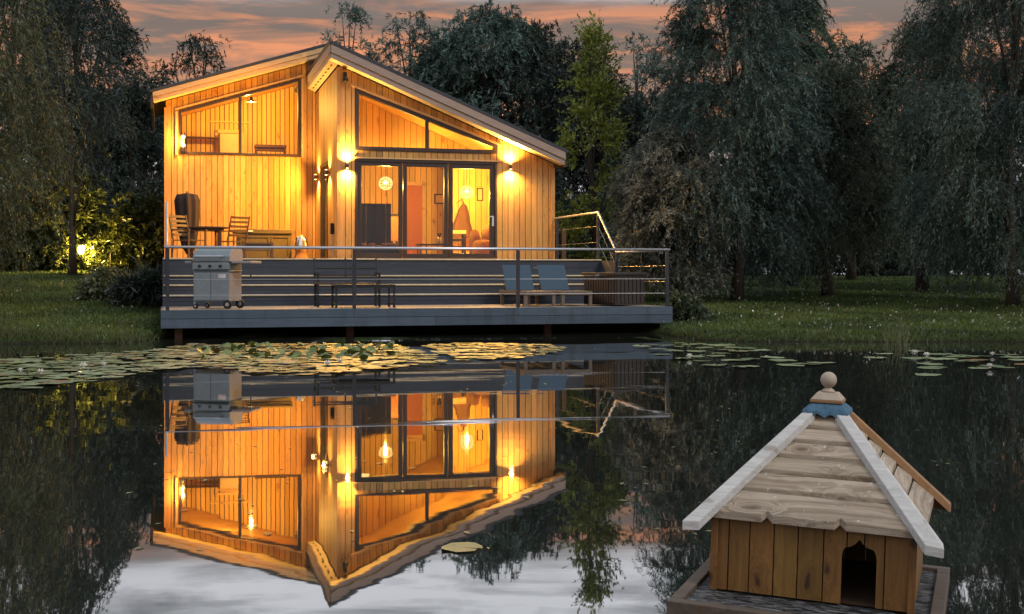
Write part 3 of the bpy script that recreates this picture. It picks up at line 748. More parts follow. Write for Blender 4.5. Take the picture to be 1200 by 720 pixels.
# camera and socket on the wall
cb = (3.72, VF - 0.05, 5.30)
r = lodge_thing('security_camera', 'small black security camera high on the gable corner', 'camera', cb)
mb = MB(cb); mb.box(3.685, 3.755, VF - 0.15, VF - 0.024, 5.30, 5.44); mb.build('mount', M['black'], r)
mb = MB(cb); mb.ball((3.72, VF - 0.17, 5.28), 0.065, 14); mb.build('dome', M['black'], r, True)
sb = (3.578, 27.35, 2.1)
r = lodge_thing('power_socket', 'dark outdoor power socket low on the recess side wall', 'socket', sb)
mb = MB(sb); mb.box(3.50, 3.576, 27.28, 27.42, 1.98, 2.22); mb.build('box', M['black'], r)
mb = MB(sb); mb.tube([(3.55, 27.35, 1.98), (3.55, 27.33, 1.7), (3.53, 27.22, 1.41)], 0.012, 6); mb.build('cable', M['cable'], r)

# ---------------------------------------------------------- inside the lodge
def globe_lamp(label, pos, ceil):
    r = lodge_thing('pendant_lamp', label, 'pendant lamp', pos, 'globe pendants in the main room')
    mb = MB(pos); mb.tube([(pos[0], pos[1], pos[2] + 0.15), (pos[0], pos[1], ceil)], 0.006, 6); mb.build('cord', M['black'], r)
    mb = MB(pos)
    for k in range(10):
        a = math.pi * k / 10
        mb.tube([(pos[0] + 0.16*math.cos(a)*math.sin(t), pos[1] + 0.16*math.sin(a)*math.sin(t), pos[2] + 0.15*math.cos(t)) for t in np.linspace(0, 2*math.pi, 25)], 0.004, 4, False)
    for zz in (-0.09, -0.03, 0.03, 0.09):
        rr = 0.16 * math.sqrt(1 - (zz / .15) ** 2)
        mb.tube([(pos[0] + rr*math.cos(t), pos[1] + rr*math.sin(t), pos[2] + zz) for t in np.linspace(0, 2*math.pi, 25)], 0.004, 4, False)
    mb.build('lamp_shade', M['globe'], r)
    mb = MB(pos); mb.ball((pos[0], pos[1], pos[2] + 0.02), 0.05, 12); mb.build('bulb', M['bulb'], r, True)
    lamp('pendant_light', 'POINT', (0, 0, -0.06), 430, (1, .56, .09), 0.03, parent=r)
globe_lamp('wire globe pendant glowing behind the left door leaf', (4.93, 28.5, 3.21), 4.9)
globe_lamp('wire globe pendant glowing behind the right door leaf', (6.87, 28.5, 3.04), 4.1)
pb = (4.30, 28.0, 3.60)
r = lodge_thing('pendant_lamp', 'pale ceiling lamp cut by the top corner of the left door leaf', 'pendant lamp', pb)
mb = MB(pb); mb.lathe([(0.03, 0.12), (0.15, 0.06), (0.17, 0.0), (0.02, -0.02)], pb, 16); mb.build('lamp_shade', M['globe'], r, True)
mb = MB(pb); mb.tube([(4.30, 28.0, 3.7), (4.30, 28.0, 5.2)], 0.006, 6); mb.build('cord', M['black'], r)
pb = (2.13, 32.6, 5.55)
r = lodge_thing('pendant_lamp', 'dark cone shaped pendant hanging in the loft window', 'pendant lamp', pb)
mb = MB(pb); mb.lathe([(0.025, 0.13), (0.03, 0.07), (0.09, 0.035), (0.17, 0.0), (0.165, -0.004)], pb, 20); mb.build('lamp_shade', M['black'], r, True)
mb = MB(pb); mb.tube([(2.13, 32.6, 5.68), (2.13, 32.6, 5.92)], 0.006, 6); mb.build('cord', M['black'], r)
mb = MB(pb); mb.ball((2.13, 32.6, 5.545), 0.022, 10); mb.build('bulb', M['bulb'], r, True)
lamp('loft_light', 'POINT', (0, 0, -0.10), 230, (1, .52, .09), 0.03, parent=r)

sb = (4.75, 27.5, 1.42)
r = lodge_thing('folding_screen', 'dark ribbed screen standing behind the left door leaf', 'screen', sb)
for k in range(7):
    mb = MB(sb); a = 4.09 + k * 0.112; mb.box(a, a + 0.108, 27.45 + 0.04*(k % 2), 27.50 + 0.04*(k % 2), 1.75, 2.68); mb.build('panel', M['screen'], r)
mb = MB(sb); mb.box(4.09, 4.87, 27.40, 27.56, 1.42, 1.74); mb.build('base', M['screen'], r)
sb = (4.55, 27.3, 1.42)
r = lodge_thing('sofa', 'low dark sofa with brown cushions inside the left door leaf', 'sofa', sb)
mb = MB(sb); mb.box(4.02, 5.05, 27.0, 27.38, 1.46, 1.70); mb.build('seat', M['screen'], r, bevel=0.03)
for a, b in ((4.05, 4.24), (4.33, 4.45), (4.62, 4.92)):
    mb = MB(sb); mb.box(a, b, 27.05, 27.33, 1.702, 1.79); mb.build('cushion', M['cushion'], r, bevel=0.03)
for a, b in ((4.03, 4.08), (4.98, 5.03)):
    mb = MB(sb); mb.box(a, b, 27.05, 27.10, 1.42, 1.46); mb.build('leg', M['screen'], r)
sb = (5.27, 29.5, 1.42)
r = lodge_thing('side_cabinet', 'small orange cabinet at the edge of the dark screen', 'cabinet', sb)
mb = MB(sb); mb.box(5.15, 5.42, 29.4, 29.7, 1.9, 2.5); mb.build('body', M['cushion'], r)
mb = MB(sb); mb.box(5.13, 5.44, 29.38, 29.72, 2.5, 2.55); mb.box(5.2, 5.25, 29.4, 29.45, 1.42, 1.9); mb.box(5.33, 5.38, 29.4, 29.45, 1.42, 1.9); mb.build('frame', M['screen'], r)
lb = (5.98, 28.2, 1.42)
r = lodge_thing('coffee_table', 'low slim table holding a pewter pot inside the middle leaf', 'table', lb)
mb = MB(lb); mb.box(5.62, 6.32, 28.0, 28.4, 1.765, 1.80); mb.build('tabletop', M['screen'], r)
for a, b in ((5.66, 28.04), (6.28, 28.04), (5.66, 28.36), (6.28, 28.36), (5.8, 28.04)):
    mb = MB(lb); mb.box(a - .012, a + .012, b - .012, b + .012, 1.42, 1.765); mb.build('leg', M['screen'], r)
pb = (6.13, 28.15, 1.80)
r = lodge_thing('table_pot', 'small pewter pot on the low table with dark sprigs', 'pot', pb)
mb = MB(pb); mb.lathe([(0.04, 0.0), (0.052, 0.03), (0.045, 0.12), (0.05, 0.15)], pb, 14); mb.build('vessel', M['pewter'], r, True)
mb = MB(pb)
for k in range(6):
    a = k * 1.05; mb.tube([(6.13, 28.15, 1.94), (6.13 + .05*math.cos(a), 28.15 + .05*math.sin(a), 2.05)], [.004, .012], 5)
mb.build('sprig', M['screen'], r)
def picture(label, a0, a1, z0, z1):
    b = ((a0 + a1)/2, 33.27, z0)
    r = lodge_thing('picture', label, 'picture', b)
    mb = MB(b); poly_frame(mb, [(a0, z0), (a1, z0), (a1, z1), (a0, z1)], 0.03, 0, 0.02, lambda a, z, d: (a, 33.25 + d, z)); mb.build('frame', M['screen'], r)
    mb = MB(b); mb.box(a0 + .03, a1 - .03, 33.262, 33.268, z0 + .03, z1 - .03); mb.build('print', M['picture'], r)
mb = LB(); boards(mb, 6.95, 8.24, K(1.42), lambda a: rtop_right(a) - 0.345, lambda a, z, d: (a, 30.40 - d, z), th=0.02, pitch=0.15, gap=0.014); mb.build('partition', M['pine_in'], lodge)
mb = LB(); boards(mb, 6.95, 8.24, K(1.42), lambda a: rtop_right(a) - 0.35, lambda a, z, d: (a, 30.414 - d, z), th=0.012, pitch=0.6, gap=0); mb.build('wall_core', M['backing'], lodge)
picture('thin dark framed picture beside the orange inner door', 7.10, 7.50, 3.03, 3.30)
pb = (7.66, 30.37, 2.95)
r = lodge_thing('picture', 'narrow upright dark framed picture right of the globe pendant', 'picture', pb)
mb = MB(pb); poly_frame(mb, [(7.58, 2.95), (7.74, 2.95), (7.74, 3.28), (7.58, 3.28)], 0.025, 0, 0.02, lambda a, z, d: (a, 30.35 + d, z)); mb.build('frame', M['screen'], r)
mb = MB(pb); mb.box(7.606, 7.714, 30.36, 30.366, 2.976, 3.254); mb.build('print', M['picture'], r)
cbx = (7.15, 30.0, 2.0)
r = lodge_thing('hanging_coat', 'brown coat hanging behind the right door leaf', 'coat', cbx)
mb = MB(cbx); n = 15
prof = [(0.02, 2.86), (0.08, 2.80), (0.13, 2.65), (0.19, 2.4), (0.28, 2.2), (0.33, 2.02)]
base_ = len(mb.v)
for (w_, z) in prof:
    for k in range(n):
        t_ = 2*math.pi*k/n; f_ = 1 + 0.16*math.sin(t_*5 + z*3)
        mb.v.append((7.15 + w_*1.0*math.cos(t_)*f_ - (2.86 - z)*0.10, 30.0 + 0.45*w_*math.sin(t_)*f_, z))
for i in range(len(prof)-1):
    for k in range(n):
        a, b = i*n + k, i*n + (k+1) % n; mb.f.append((a, b, b+n, a+n))
mb.build('cloth', M['coat'], r, True)
mb = MB(cbx); mb.tube([(7.15, 30.0, 2.85), (7.10, 30.0, 2.97), (7.02, 30.0, 2.9)], 0.014, 6); mb.build('hook', M['screen'], r)
cs = (6.95, 29.0, 1.42)
r = lodge_thing('wooden_stool', 'dark slatted stool below the hanging coat', 'stool', cs)
mb = MB(cs); mb.box(6.62, 7.02, 29.2, 29.5, 2.08, 2.16); mb.build('seat', M['pine_trim'], r)
mb = MB(cs)
for z in (1.55, 1.72, 1.9): mb.box(6.66, 6.98, 29.24, 29.46, z, z + 0.06)
mb.build('shelf', M['screen'], r)
for a, b in ((6.64, 29.22), (7.0, 29.22), (6.64, 29.48), (7.0, 29.48)):
    mb = MB(cs); mb.box(a - .02, a + .02, b - .02, b + .02, 1.42, 2.08); mb.build('leg', M['screen'], r)
cs = (7.25, 28.4, 1.42)
r = lodge_thing('armchair', 'rounded chair draped in shaggy fur behind the right door leaf', 'chair', cs)
mb = MB(cs); mb.lathe([(0.22, 0.0), (0.27, 0.12), (0.29, 0.38), (0.22, 0.46), (0.02, 0.48)], (7.25, 28.4, 1.44), 18); mb.build('seat', M['fur'], r, True)
mb = MB(cs); mb.lathe([(0.05, 0.0), (0.13, 0.05), (0.15, 0.45), (0.09, 0.62), (0.01, 0.66)], (7.06, 28.5, 1.5), 14); mb.lathe([(0.05, 0.0), (0.15, 0.05), (0.17, 0.6), (0.11, 0.75), (0.01, 0.78)], (7.42, 28.58, 1.5), 14); mb.build('throw', M['fur'], r, True)
# loft pieces
sb = (0.95, 34.3, 3.6)
r = lodge_thing('wall_shelf', 'dark shelf rack against the loft wall, left pane', 'shelf', sb)
for z in (4.10, 4.76):
    mb = MB(sb); mb.box(0.50, 1.42, 34.25, 34.5, z, z + 0.035); mb.build('shelf', M['teak_dark'], r)
mb = MB(sb); mb.box(1.38, 1.42, 34.25, 34.5, 3.6, 4.9); mb.box(0.48, 0.51, 34.25, 34.5, 3.6, 4.9); mb.build('upright', M['teak_dark'], r)
sb = (2.6, 33.5, 3.6)
r = lodge_thing('loft_bench', 'dark wooden table end seen in the right loft pane', 'table', sb)
mb = MB(sb); mb.box(2.28, 3.10, 33.3, 33.7, 4.46, 4.53); mb.box(2.32, 3.06, 33.33, 33.67, 4.38, 4.45); mb.build('tabletop', M['teak_dark'], r)
for a in (2.31, 3.07):
    for b in (33.33, 33.67):
        mb = MB(sb); mb.box(a - .02, a + .02, b - .02, b + .02, 3.6, 4.455); mb.build('leg', M['teak_dark'], r)

# ------------------------------------------------------------ deck furniture
def local_thing(name, label, cat, u, v, z, rot, group=None):
    return thing(name, label, cat, Wp(u, v, z), TH + rot, group)

# barbecue
r = local_thing('barbecue', 'grey steel gas barbecue on wheels behind the front railing', 'barbecue', 0.83, 21.10, LZ, -R(26))
W2, D2 = 0.31, 0.26
mb = MB(); mb.box(-W2, W2, -D2, D2, 0.12, 0.60); cab = mb.build('cabinet', M['bbq'], r, bevel=0.012)
mb = MB(); mb.box(-W2 + .015, -0.005, -D2 - .014, -D2 - .001, 0.14, 0.585); mb.box(0.005, W2 - .015, -D2 - .014, -D2 - .001, 0.14, 0.585); mb.build('door', M['bbq'], cab, bevel=0.006)
mb = MB(); mb.box(0.13, 0.27, -D2 - .019, -D2 - .0145, 0.50, 0.57); mb.build('badge', M['chrome'], cab)
mb = MB(); mb.box(W2 + .001, W2 + .008, -D2 + .01, D2 - .01, 0.13, 0.59); mb.build('side_panel', M['bbq_side'], r)
mb = MB(); mb.box(-W2 - .005, W2 + .005, -D2 - .03, D2 + .01, 0.64, 0.76); mb.box(-W2 - .02, W2 + .02, -D2 + .02, D2, 0.60, 0.64); mb.build('control_panel', M['bbq'], r, bevel=0.012)
for k in range(3):
    mb = MB(); mb.tube([(-0.18 + .18*k, -D2 - .03, 0.70), (-0.18 + .18*k, -D2 - .06, 0.70)], 0.022, 12); mb.build('knob', M['black'], r)
mb = MB()
prof = [(-D2 - .02, 0.77), (-D2 - .02, 0.86), (-D2 + .05, 0.95), (-D2 + .16, 1.0), (D2 - .06, 1.0), (D2, 0.95), (D2, 0.77)]
mb.prism(prof, lambda a, z, d: (d, a, z), -W2, W2); lid = mb.build('lid', M['bbq'], r, bevel=0.012)
mb = MB(); mb.prism([(a, z) for a, z in prof], lambda a, z, d: (d, a, z), W2 + .001, W2 + .03); mb.build('end_cap', M['bbq_side'], lid, bevel=0.008)
mb = MB(); mb.tube([(-0.24, -D2 - .07, 0.86), (0.24, -D2 - .07, 0.86)], 0.012, 8)
for s in (-.22, .22): mb.bar((s, -D2 - .02, .86), (s, -D2 - .07, .86), .02, .02)
mb.build('handle', M['steel'], lid)
for s in (-1, 1):
    mb = MB(); x0, x1 = (W2 + .035, W2 + .37) if s > 0 else (-W2 - .30, -W2 - .035)
    if s > 0: mb.box(x0, x1, -D2 + .02, D2 - .03, 0.745, 0.785)
    else: mb.box(-W2 - .16, x1, -D2 + .02, D2 - .03, 0.745, 0.785)
    mb.build('side_shelf', M['bbq_side'] if s > 0 else M['bbq'], r, bevel=0.008)
mb = MB(); mb.tube([(W2 + .36, -D2 + .04, 0.745), (W2 + .38, -D2 + .02, 0.60), (W2 + .37, -D2 + .02, 0.50)], [.006, .006, .016], 6); mb.build('hanging_hose', M['black'], r)
for x in (-W2 + .02, W2 - .02):
    for y in (-D2 + .02, D2 - .02):
        mb = MB(); mb.box(x - .015, x + .015, y - .015, y + .015, 0.07, 0.12); mb.build('leg', M['bbq'], r)
for x, y, rr in ((-W2 + .03, -D2 + .03, .042), (-W2 + .03, D2 - .03, .042), (W2 - .02, -D2 + .0, .072), (W2 - .02, D2, .072)):
    mb = MB(); mb.tube([(x, y - .02, rr), (x, y + .02, rr)], rr, 18); wh = mb.build('wheel', M['rubber'], r)
    mb = MB(); mb.tube([(x, y - .024, rr), (x, y + .024, rr)], rr * 0.45, 12); mb.build('hub', M['bbq_side'], wh)

# bench with a back and a low table
r = lodge_thing('garden_bench', 'black metal garden bench with open slatted back on the lower deck', 'bench', (3.05, 21.9, LZ))
b_ = (3.05, 21.9, LZ)
mb = MB(b_)
for k in range(5): mb.box(2.52, 3.62, 21.52 + k*0.085, 21.58 + k*0.085, 0.92, 0.945)
mb.build('seat', M['black'], r)
mb = MB(b_)
for z in (1.08, 1.20, 1.345): mb.bar((2.52, 21.93 + (z - .93)*.18, z), (3.64, 21.93 + (z - .93)*.18, z), 0.02, 0.035 if z > 1.3 else 0.022)
mb.build('backrest', M['black'], r)
for u in (2.53, 3.08, 3.63):
    mb = MB(b_); mb.bar((u, 21.93, .93), (u, 22.01, 1.38), .03, .02); mb.build('back_post', M['black'], r)
for u in (2.54, 3.61):
    for v in (21.53, 21.92):
        mb = MB(b_); mb.box(u - .02, u + .02, v - .02, v + .02, LZ, 0.92); mb.build('leg', M['black'], r)
    mb = MB(b_); mb.box(u - .02, u + .02, 21.5, 21.95, 1.10, 1.13); mb.box(u - .02, u + .02, 21.51, 21.55, .95, 1.10); mb.build('armrest', M['black'], r)
b_ = (3.25, 21.0, LZ)
r = lodge_thing('low_table', 'low black metal table in front of the garden bench', 'table', b_)
mb = MB(b_)
for k in range(6): mb.box(2.74, 3.76, 20.78 + k*0.085, 20.845 + k*0.085, 0.905, 0.93)
mb.build('tabletop', M['lounge_wood'], r)
mb = MB(b_); mb.box(2.74, 3.76, 20.765, 20.78, 0.87, 0.925); mb.box(2.74, 3.76, 21.29, 21.305, 0.87, 0.925); mb.build('apron', M['black'], r)
for u in (2.76, 3.74):
    for v in (20.79, 21.28):
        mb = MB(b_); mb.box(u - .018, u + .018, v - .018, v + .018, LZ, 0.90); mb.build('leg', M['black'], r)
    mb = MB(b_); mb.bar((u, 20.79, .60), (u, 21.28, .60), .02, .02); mb.build('stretcher', M['black'], r)

# loungers
def lounger(label, uc):
    b = (uc, 21.5, LZ)
    r = lodge_thing('sun_lounger', label, 'sun lounger', b, 'sun loungers on the lower deck')
    for s in (-1, 1):
        mb = MB(b); mb.box(uc + s*.265 - .02, uc + s*.265 + .02, 20.70, 22.42, 0.735, 0.805); mb.build('side_rail', M['lounge_wood'], r, bevel=.004)
    mb = MB(b); mb.box(uc - .245, uc + .245, 20.70, 20.74, .735, .80); mb.box(uc - .245, uc + .245, 22.38, 22.42, .735, .80); mb.build('end_rail', M['lounge_wood'], r)
    mb = MB(b); mb.box(uc - .245, uc + .245, 20.745, 21.95, .775, .80); mb.build('seat', M['lounge_wood'], r)
    mb = MB(b); mb.bar((uc, 21.97, .80), (uc, 22.27, 1.27), .54, .03, (0, 1, 0)); mb.build('backrest', M['lounger'], r, bevel=.008)
    mb = MB(b); mb.bar((uc - .2, 22.20, 1.12), (uc - .2, 22.36, .80), .02, .02); mb.build('support', M['lounge_wood'], r)
    mb = MB(b); mb.bar((uc + .2, 22.20, 1.12), (uc + .2, 22.36, .80), .02, .02); mb.build('support', M['lounge_wood'], r)
    for s in (-1, 1):
        for v in (20.74, 22.3):
            mb = MB(b); mb.box(uc + s*.255 - .028, uc + s*.255 + .028, v - .028, v + .028, LZ, .735); mb.build('leg', M['lounge_wood'], r)
lounger('wooden sun lounger with raised blue backrest, the one nearer the barbecue', 6.31)
lounger('wooden sun lounger with raised blue backrest beside the brown storage box', 6.99)

# storage boxes
bx = thing('storage_box', 'brown ribbed storage box in the right corner of the lower deck', 'storage box', Wp(7.78, 20.98, LZ), R(30))
mb = MB(); mb.box(-.32, .32, -.50, .50, 0.02, 0.54); mb.build('body', M['boxbrown'], bx, bevel=.008)
mb = MB()
for k in range(12):
    y = -.47 + k * .08; mb.box(-.335, -.321, y, y + .058, .06, .50)
for k in range(7):
    x = -.285 + k * .085; mb.box(x, x + .055, -.515, -.501, .06, .50)
mb.build('ribs', M['boxbrown'], bx)
mb = MB(); mb.box(-.35, .35, -.53, .53, .545, .60); mb.build('lid', M['boxbrown'], bx, bevel=.012)
mb = MB(); mb.box(-.362, -.351, -.08, .06, .53, .57); mb.build('latch', M['chrome'], bx)
bb = (2.17, 29.1, FZ)
bx = lodge_thing('storage_box', 'tan panelled storage chest against the pine wall', 'storage box', bb)
mb = MB(bb); mb.box(1.58, 2.80, 28.85, 29.40, 1.42, 2.02); mb.build('body', M['boxtan'], bx, bevel=.01)
mb = MB(bb); mb.box(1.55, 2.83, 28.82, 29.43, 2.025, 2.13); mb.build('lid', M['boxtan'], bx, bevel=.015)
mb = MB(bb); poly_frame(mb, [(1.64, 1.47), (2.30, 1.47), (2.30, 1.97), (1.64, 1.97)], .03, 0, .015, lambda a, z, d: (a, 28.834 + d, z)); poly_frame(mb, [(2.34, 1.47), (2.74, 1.47), (2.74, 1.97), (2.34, 1.97)], .03, 0, .015, lambda a, z, d: (a, 28.834 + d, z)); mb.build('panel', M['boxtan'], bx)
mb = MB(bb); mb.box(1.74, 1.92, 28.80, 28.82, 2.07, 2.10); mb.build('badge', M['petal'], bx)

# dining set by the left wall
tb = (0.86, 28.3, FZ)
r = lodge_thing('garden_table', 'dark round garden table between two slatted chairs', 'table', tb)
mb = MB(tb)
for k in range(9):
    x = -.52 + k * .116; h = math.sqrt(max(.01, .53**2 - max(abs(x), abs(x + .11))**2)); mb.box(.86 + x, .86 + x + .108, 28.3 - h, 28.3 + h, 2.115, 2.145)
mb.build('tabletop', M['teak_dark'], r)
mb = MB(tb); mb.lathe([(.40, 0), (.40, .05)], (.86, 28.3, 2.06), 20); mb.build('apron', M['teak_dark'], r)
for a, b in ((.56, 28.0), (1.16, 28.0), (.56, 28.6), (1.16, 28.6)):
    mb = MB(tb); mb.box(a - .03, a + .03, b - .03, b + .03, FZ, 2.06); mb.build('leg', M['teak_dark'], r)
def chair(label, u, v, rot):
    r = local_thing('garden_chair', label, 'chair', u, v, FZ, rot, 'slatted garden chairs round the table')
    mb = MB()
    for k in range(6): mb.box(-.23, .23, -.24 + k*.08, -.24 + k*.08 + .06, .42, .44)
    mb.build('seat', M['teak'], r)
    mb = MB()
    for k in range(5):
        z = .56 + k * .098; y = .25 + (z - .44) * .28
        mb.bar((-.21, y, z), (.21, y, z), .018, .055, (0, .28, 1))
    mb.build('backrest', M['teak'], r)
    for s in (-1, 1):
        mb = MB(); mb.tube([(s*.235, .30, 0), (s*.235, .25, .44), (s*.235, .40, .99)], .017, 8); mb.build('rear_leg', M['teak'], r)
        mb = MB(); mb.box(s*.235 - .017, s*.235 + .017, -.25, -.215, 0, .64); mb.build('leg', M['teak'], r)
        mb = MB(); mb.box(s*.235 - .025, s*.235 + .025, -.27, .30, .64, .665); mb.build('armrest', M['teak'], r)
    return r
chair('slatted garden chair at the left end of the round table', 0.50, 27.55, R(40))
chair('slatted garden chair behind the round table, beside the tan chest', 1.40, 28.35, R(-150))
b_ = (1.95, 27.3, FZ)
r = lodge_thing('low_stool', 'low wide stool with pale top rail before the tan chest', 'stool', b_)
mb = MB(b_); mb.box(1.60, 2.24, 27.1, 27.5, 1.74, 1.78); mb.box(1.62, 2.22, 27.085, 27.10, 1.60, 1.63); mb.build('seat', M['teak'], r)
mb = MB(b_); mb.box(1.66, 2.18, 27.12, 27.48, 1.66, 1.735); mb.build('cushion', M['screen'], r)
for a in (1.62, 2.22):
    for b in (27.12, 27.48):
        mb = MB(b_); mb.box(a - .022, a + .022, b - .022, b + .022, FZ, 1.74); mb.build('leg', M['teak'], r)
# folded parasol
pb = (0.50, 29.2, FZ)
r = lodge_thing('folded_parasol', 'dark brown folded parasol leaning by the left end of the wall', 'parasol', pb)
mb = MB(pb); n = 40
prof = [(0.05, 1.55), (0.14, 1.75), (0.20, 2.1), (0.24, 2.5), (0.25, 2.78), (0.20, 2.92), (0.03, 2.95)]
for (w_, z) in prof:
    for k in range(n):
        a = 2*math.pi*k/n; f_ = 1 + 0.16*math.cos(a*8)
        mb.v.append((0.52 + w_*math.cos(a)*f_ - (z - 1.4)*.03, 29.2 + .75*w_*math.sin(a)*f_, z))
for i in range(len(prof)-1):
    for k in range(n):
        a, b = i*n + k, i*n + (k+1) % n; mb.f.append((a, b, b+n, a+n))
mb.build('canopy', M['cover'], r, True)
mb = MB(pb); mb.tube([(0.56, 29.2, FZ + .06), (0.47, 29.2, 2.99)], .022, 10); mb.build('pole', M['teak_dark'], r)
mb = MB(pb); mb.lathe([(.24, 0), (.24, .05), (.05, .08)], (.56, 29.2, FZ), 20); mb.build('base', M['black'], r)
# ornament
ob = (3.0, 28.7, FZ)
r = lodge_thing('garden_ornament', 'shiny silver ornament on a reddish foot by the pine wall', 'ornament', ob)
mb = MB(ob); mb.lathe([(.19, 0), (.20, .04), (.15, .10), (.13, .22), (.145, .26)], ob, 18); mb.build('foot', M['terra'], r, True)
mb = MB(ob); mb.lathe([(.15, .265), (.155, .36), (.12, .46), (.10, .55), (.05, .59), (.01, .6)], ob, 18); mb.build('body', M['chrome'], r, True)
mb = MB(ob); mb.tube([(2.86, 28.62, 1.66), (2.88, 28.6, 1.9), (3.0, 28.58, 1.98), (3.12, 28.6, 1.9), (3.14, 28.62, 1.66)], .009, 6); mb.build('handle', M['black'], r)

# ------------------------------------------------------------- duck house
dk = thing('duck_house', 'floating wooden duck house with pyramid roof in the right foreground', 'duck house', (1.02, 4.074, 0.11), 0)
dk.rotation_euler = (0, 0.034, -R(21))
A = 0.302
# float
for nm, (x0, x1, y0, y1) in dict(a=(-.39, .39, -.535, -.495), b=(-.39, .39, .295, .335), c=(-.39, -.35, -.493, .293), d=(.35, .39, -.493, .293)).items():
    mb = MB(); mb.box(x0, x1, y0, y1, -.045, .006); mb.build('float_rim', M['duckrim'], dk, bevel=.003)
mb = MB(); mb.box(-.35, .35, -.495, .295, -.09, -.008); mb.build('float_deck', M['floatfelt'], dk)
# walls
ZT = 0.26
def planks(fn, holes=()):
    mb = MB(); k = -A
    ws = [.045, .066, .076, .074, .078, .070, .052, .060, .083]
    tot = sum(ws); x = -A + .004
    for w_ in ws:
        w2 = w_ * (2*A - .008) / tot
        yield x, x + w2; x += w2
def arch(x, xc, hw=.0515):                # top of the doorway at x
    t_ = abs(x - xc) / hw
    if t_ >= 1: return None
    if t_ < .66: return .202 - .026 * (1 - (1 - t_/.66)**2)
    return .176 - .034 * (1 - math.sqrt(max(0, 1 - ((t_ - .66)/.34)**2)))
XC = -A + .735 * 2 * A
mb = MB()
for x0, x1 in planks(None):
    x0 += .0018; x1 -= .0018
    if x1 < XC - .0515 or x0 > XC + .0515:
        mb.box(x0, x1, -A, -A + .018, 0, ZT); continue
    pts = [x0] + [x for x in np.linspace(XC - .0515, XC + .0515, 25) if x0 < x < x1] + [x1]
    for i in range(len(pts) - 1):
        p, q = pts[i], pts[i+1]; m = (p + q) / 2
        if abs(m - XC) >= .0515: mb.box(p, q, -A, -A + .018, 0, ZT)
        else:
            za = arch(min(max(p, XC - .0514), XC + .0514), XC); zb_ = arch(min(max(q, XC - .0514), XC + .0514), XC)
            mb.hexa([(p, -A, za), (q, -A, zb_), (q, -A + .018, zb_), (p, -A + .018, za), (p, -A, ZT), (q, -A, ZT), (q, -A + .018, ZT), (p, -A + .018, ZT)])
bm_weld = mb
fw = mb.build('front_wall', M['duckbody'], dk)
bm = bmesh.new(); bm.from_mesh(fw.data); bmesh.ops.remove_doubles(bm, verts=bm.verts, dist=2e-4); bm.to_mesh(fw.data); bm.free()
for ang in (90, 180, 270):
    mb = MB(); ca, sa = math.cos(R(ang)), math.sin(R(ang))
    for x0, x1 in planks(None):
        P = [(x0 + .001, -A), (x1 - .001, -A), (x1 - .001, -A + .018), (x0 + .001, -A + .018)]
        if ang in (90, 270): P = [(max(-A + .019, min(A - .019, x)), y) for x, y in P]
        Q = [(x*ca - y*sa, x*sa + y*ca) for x, y in P]
        mb.hexa([(x, y, 0) for x, y in Q] + [(x, y, ZT) for x, y in Q])
    mb.build('wall', M['duckbody'], dk)
for sx_ in (-1, 1):
    mb = MB(); mb.box(sx_*A - .016 if sx_ > 0 else -A - .006, A + .006 if sx_ > 0 else -A + .016, -A - .014, -A - .001, 0, ZT - .02); mb.build('corner_post', M['duckbody'], dk)
mb = MB(); mb.box(-A + .02, A - .02, -A + .02, A - .02, -.003, .004); mb.build('floor', M['backing'], dk)
# roof
SL, EV, ZE = 1.05, 0.33, 0.222
ztop = lambda r_: ZE + (EV - r_) * SL
RT = 0.05
def face_pt(ang, a, r_, dz):              # a along the eave, r_ out from the axis
    x, y = a, -r_; z = ztop(r_) + dz
    ca, sa = math.cos(R(ang)), math.sin(R(ang))
    return (x*ca - y*sa, x*sa + y*ca, z)
def face_loc(a, r_, dz): return (a, -r_, ztop(r_) + dz)
bands = [.33, .262, .212, .167, .124, .084, .045]
for ang in (0, 90, 180, 270):
    mb = MB()
    for i in range(6):
        r0, r1 = bands[i] - (.0 if i == 0 else .001), bands[i+1] + .0035
        lo = [(-r0, r0)]
        if i == 0 and ang == 0:
            for xn in (-.135, .085):
                lo += [(xn - .016, r0), (xn, r0 - .013), (xn + .018, r0)]
        lo += [(r0, r0), (r1, r1), (-r1, r1)]
        n = len(lo)
        vs = [face_loc(a, r_, 0.004) for a, r_ in lo] + [face_loc(a, r_, .0295 if r_ > (r0 + r1)/2 else .021) for a, r_ in lo]
        mb.add(vs, [tuple(range(n))[::-1], tuple(range(n, 2*n))] + [(k, (k+1) % n, n + (k+1) % n, n + k) for k in range(n)])
    o = mb.build('roof_panel', M['duckroof'], dk, bevel=.0025)
    o.rotation_euler.z = R(ang)
    for s in (-1, 1):                      # hip battens, one on each side of every hip
        mb = MB(); wq = .030 if True else .02
        e1, e0 = .385, .062
        d = .035
        top = [(s*e0, e0), (s*e1, e1), (s*(e1 - d*1.5), e1 - .004), (s*(e0 - d*.9), e0 + .002)]
        if s < 0: top = top[::-1]
        n = 4
        vs = [face_loc(a, r_, .0245) for a, r_ in top] + [face_loc(a, r_, .054) for a, r_ in top]
        mb.add(vs, [(3, 2, 1, 0), (4, 5, 6, 7)] + [(k, (k+1) % n, n + (k+1) % n, n + k) for k in range(n)])
        o = mb.build('hip_batten', M['duckhip'] if (ang, s) not in ((90, 1), (180, -1)) else M['duckedge'], dk, bevel=.002); o.rotation_euler.z = R(ang)
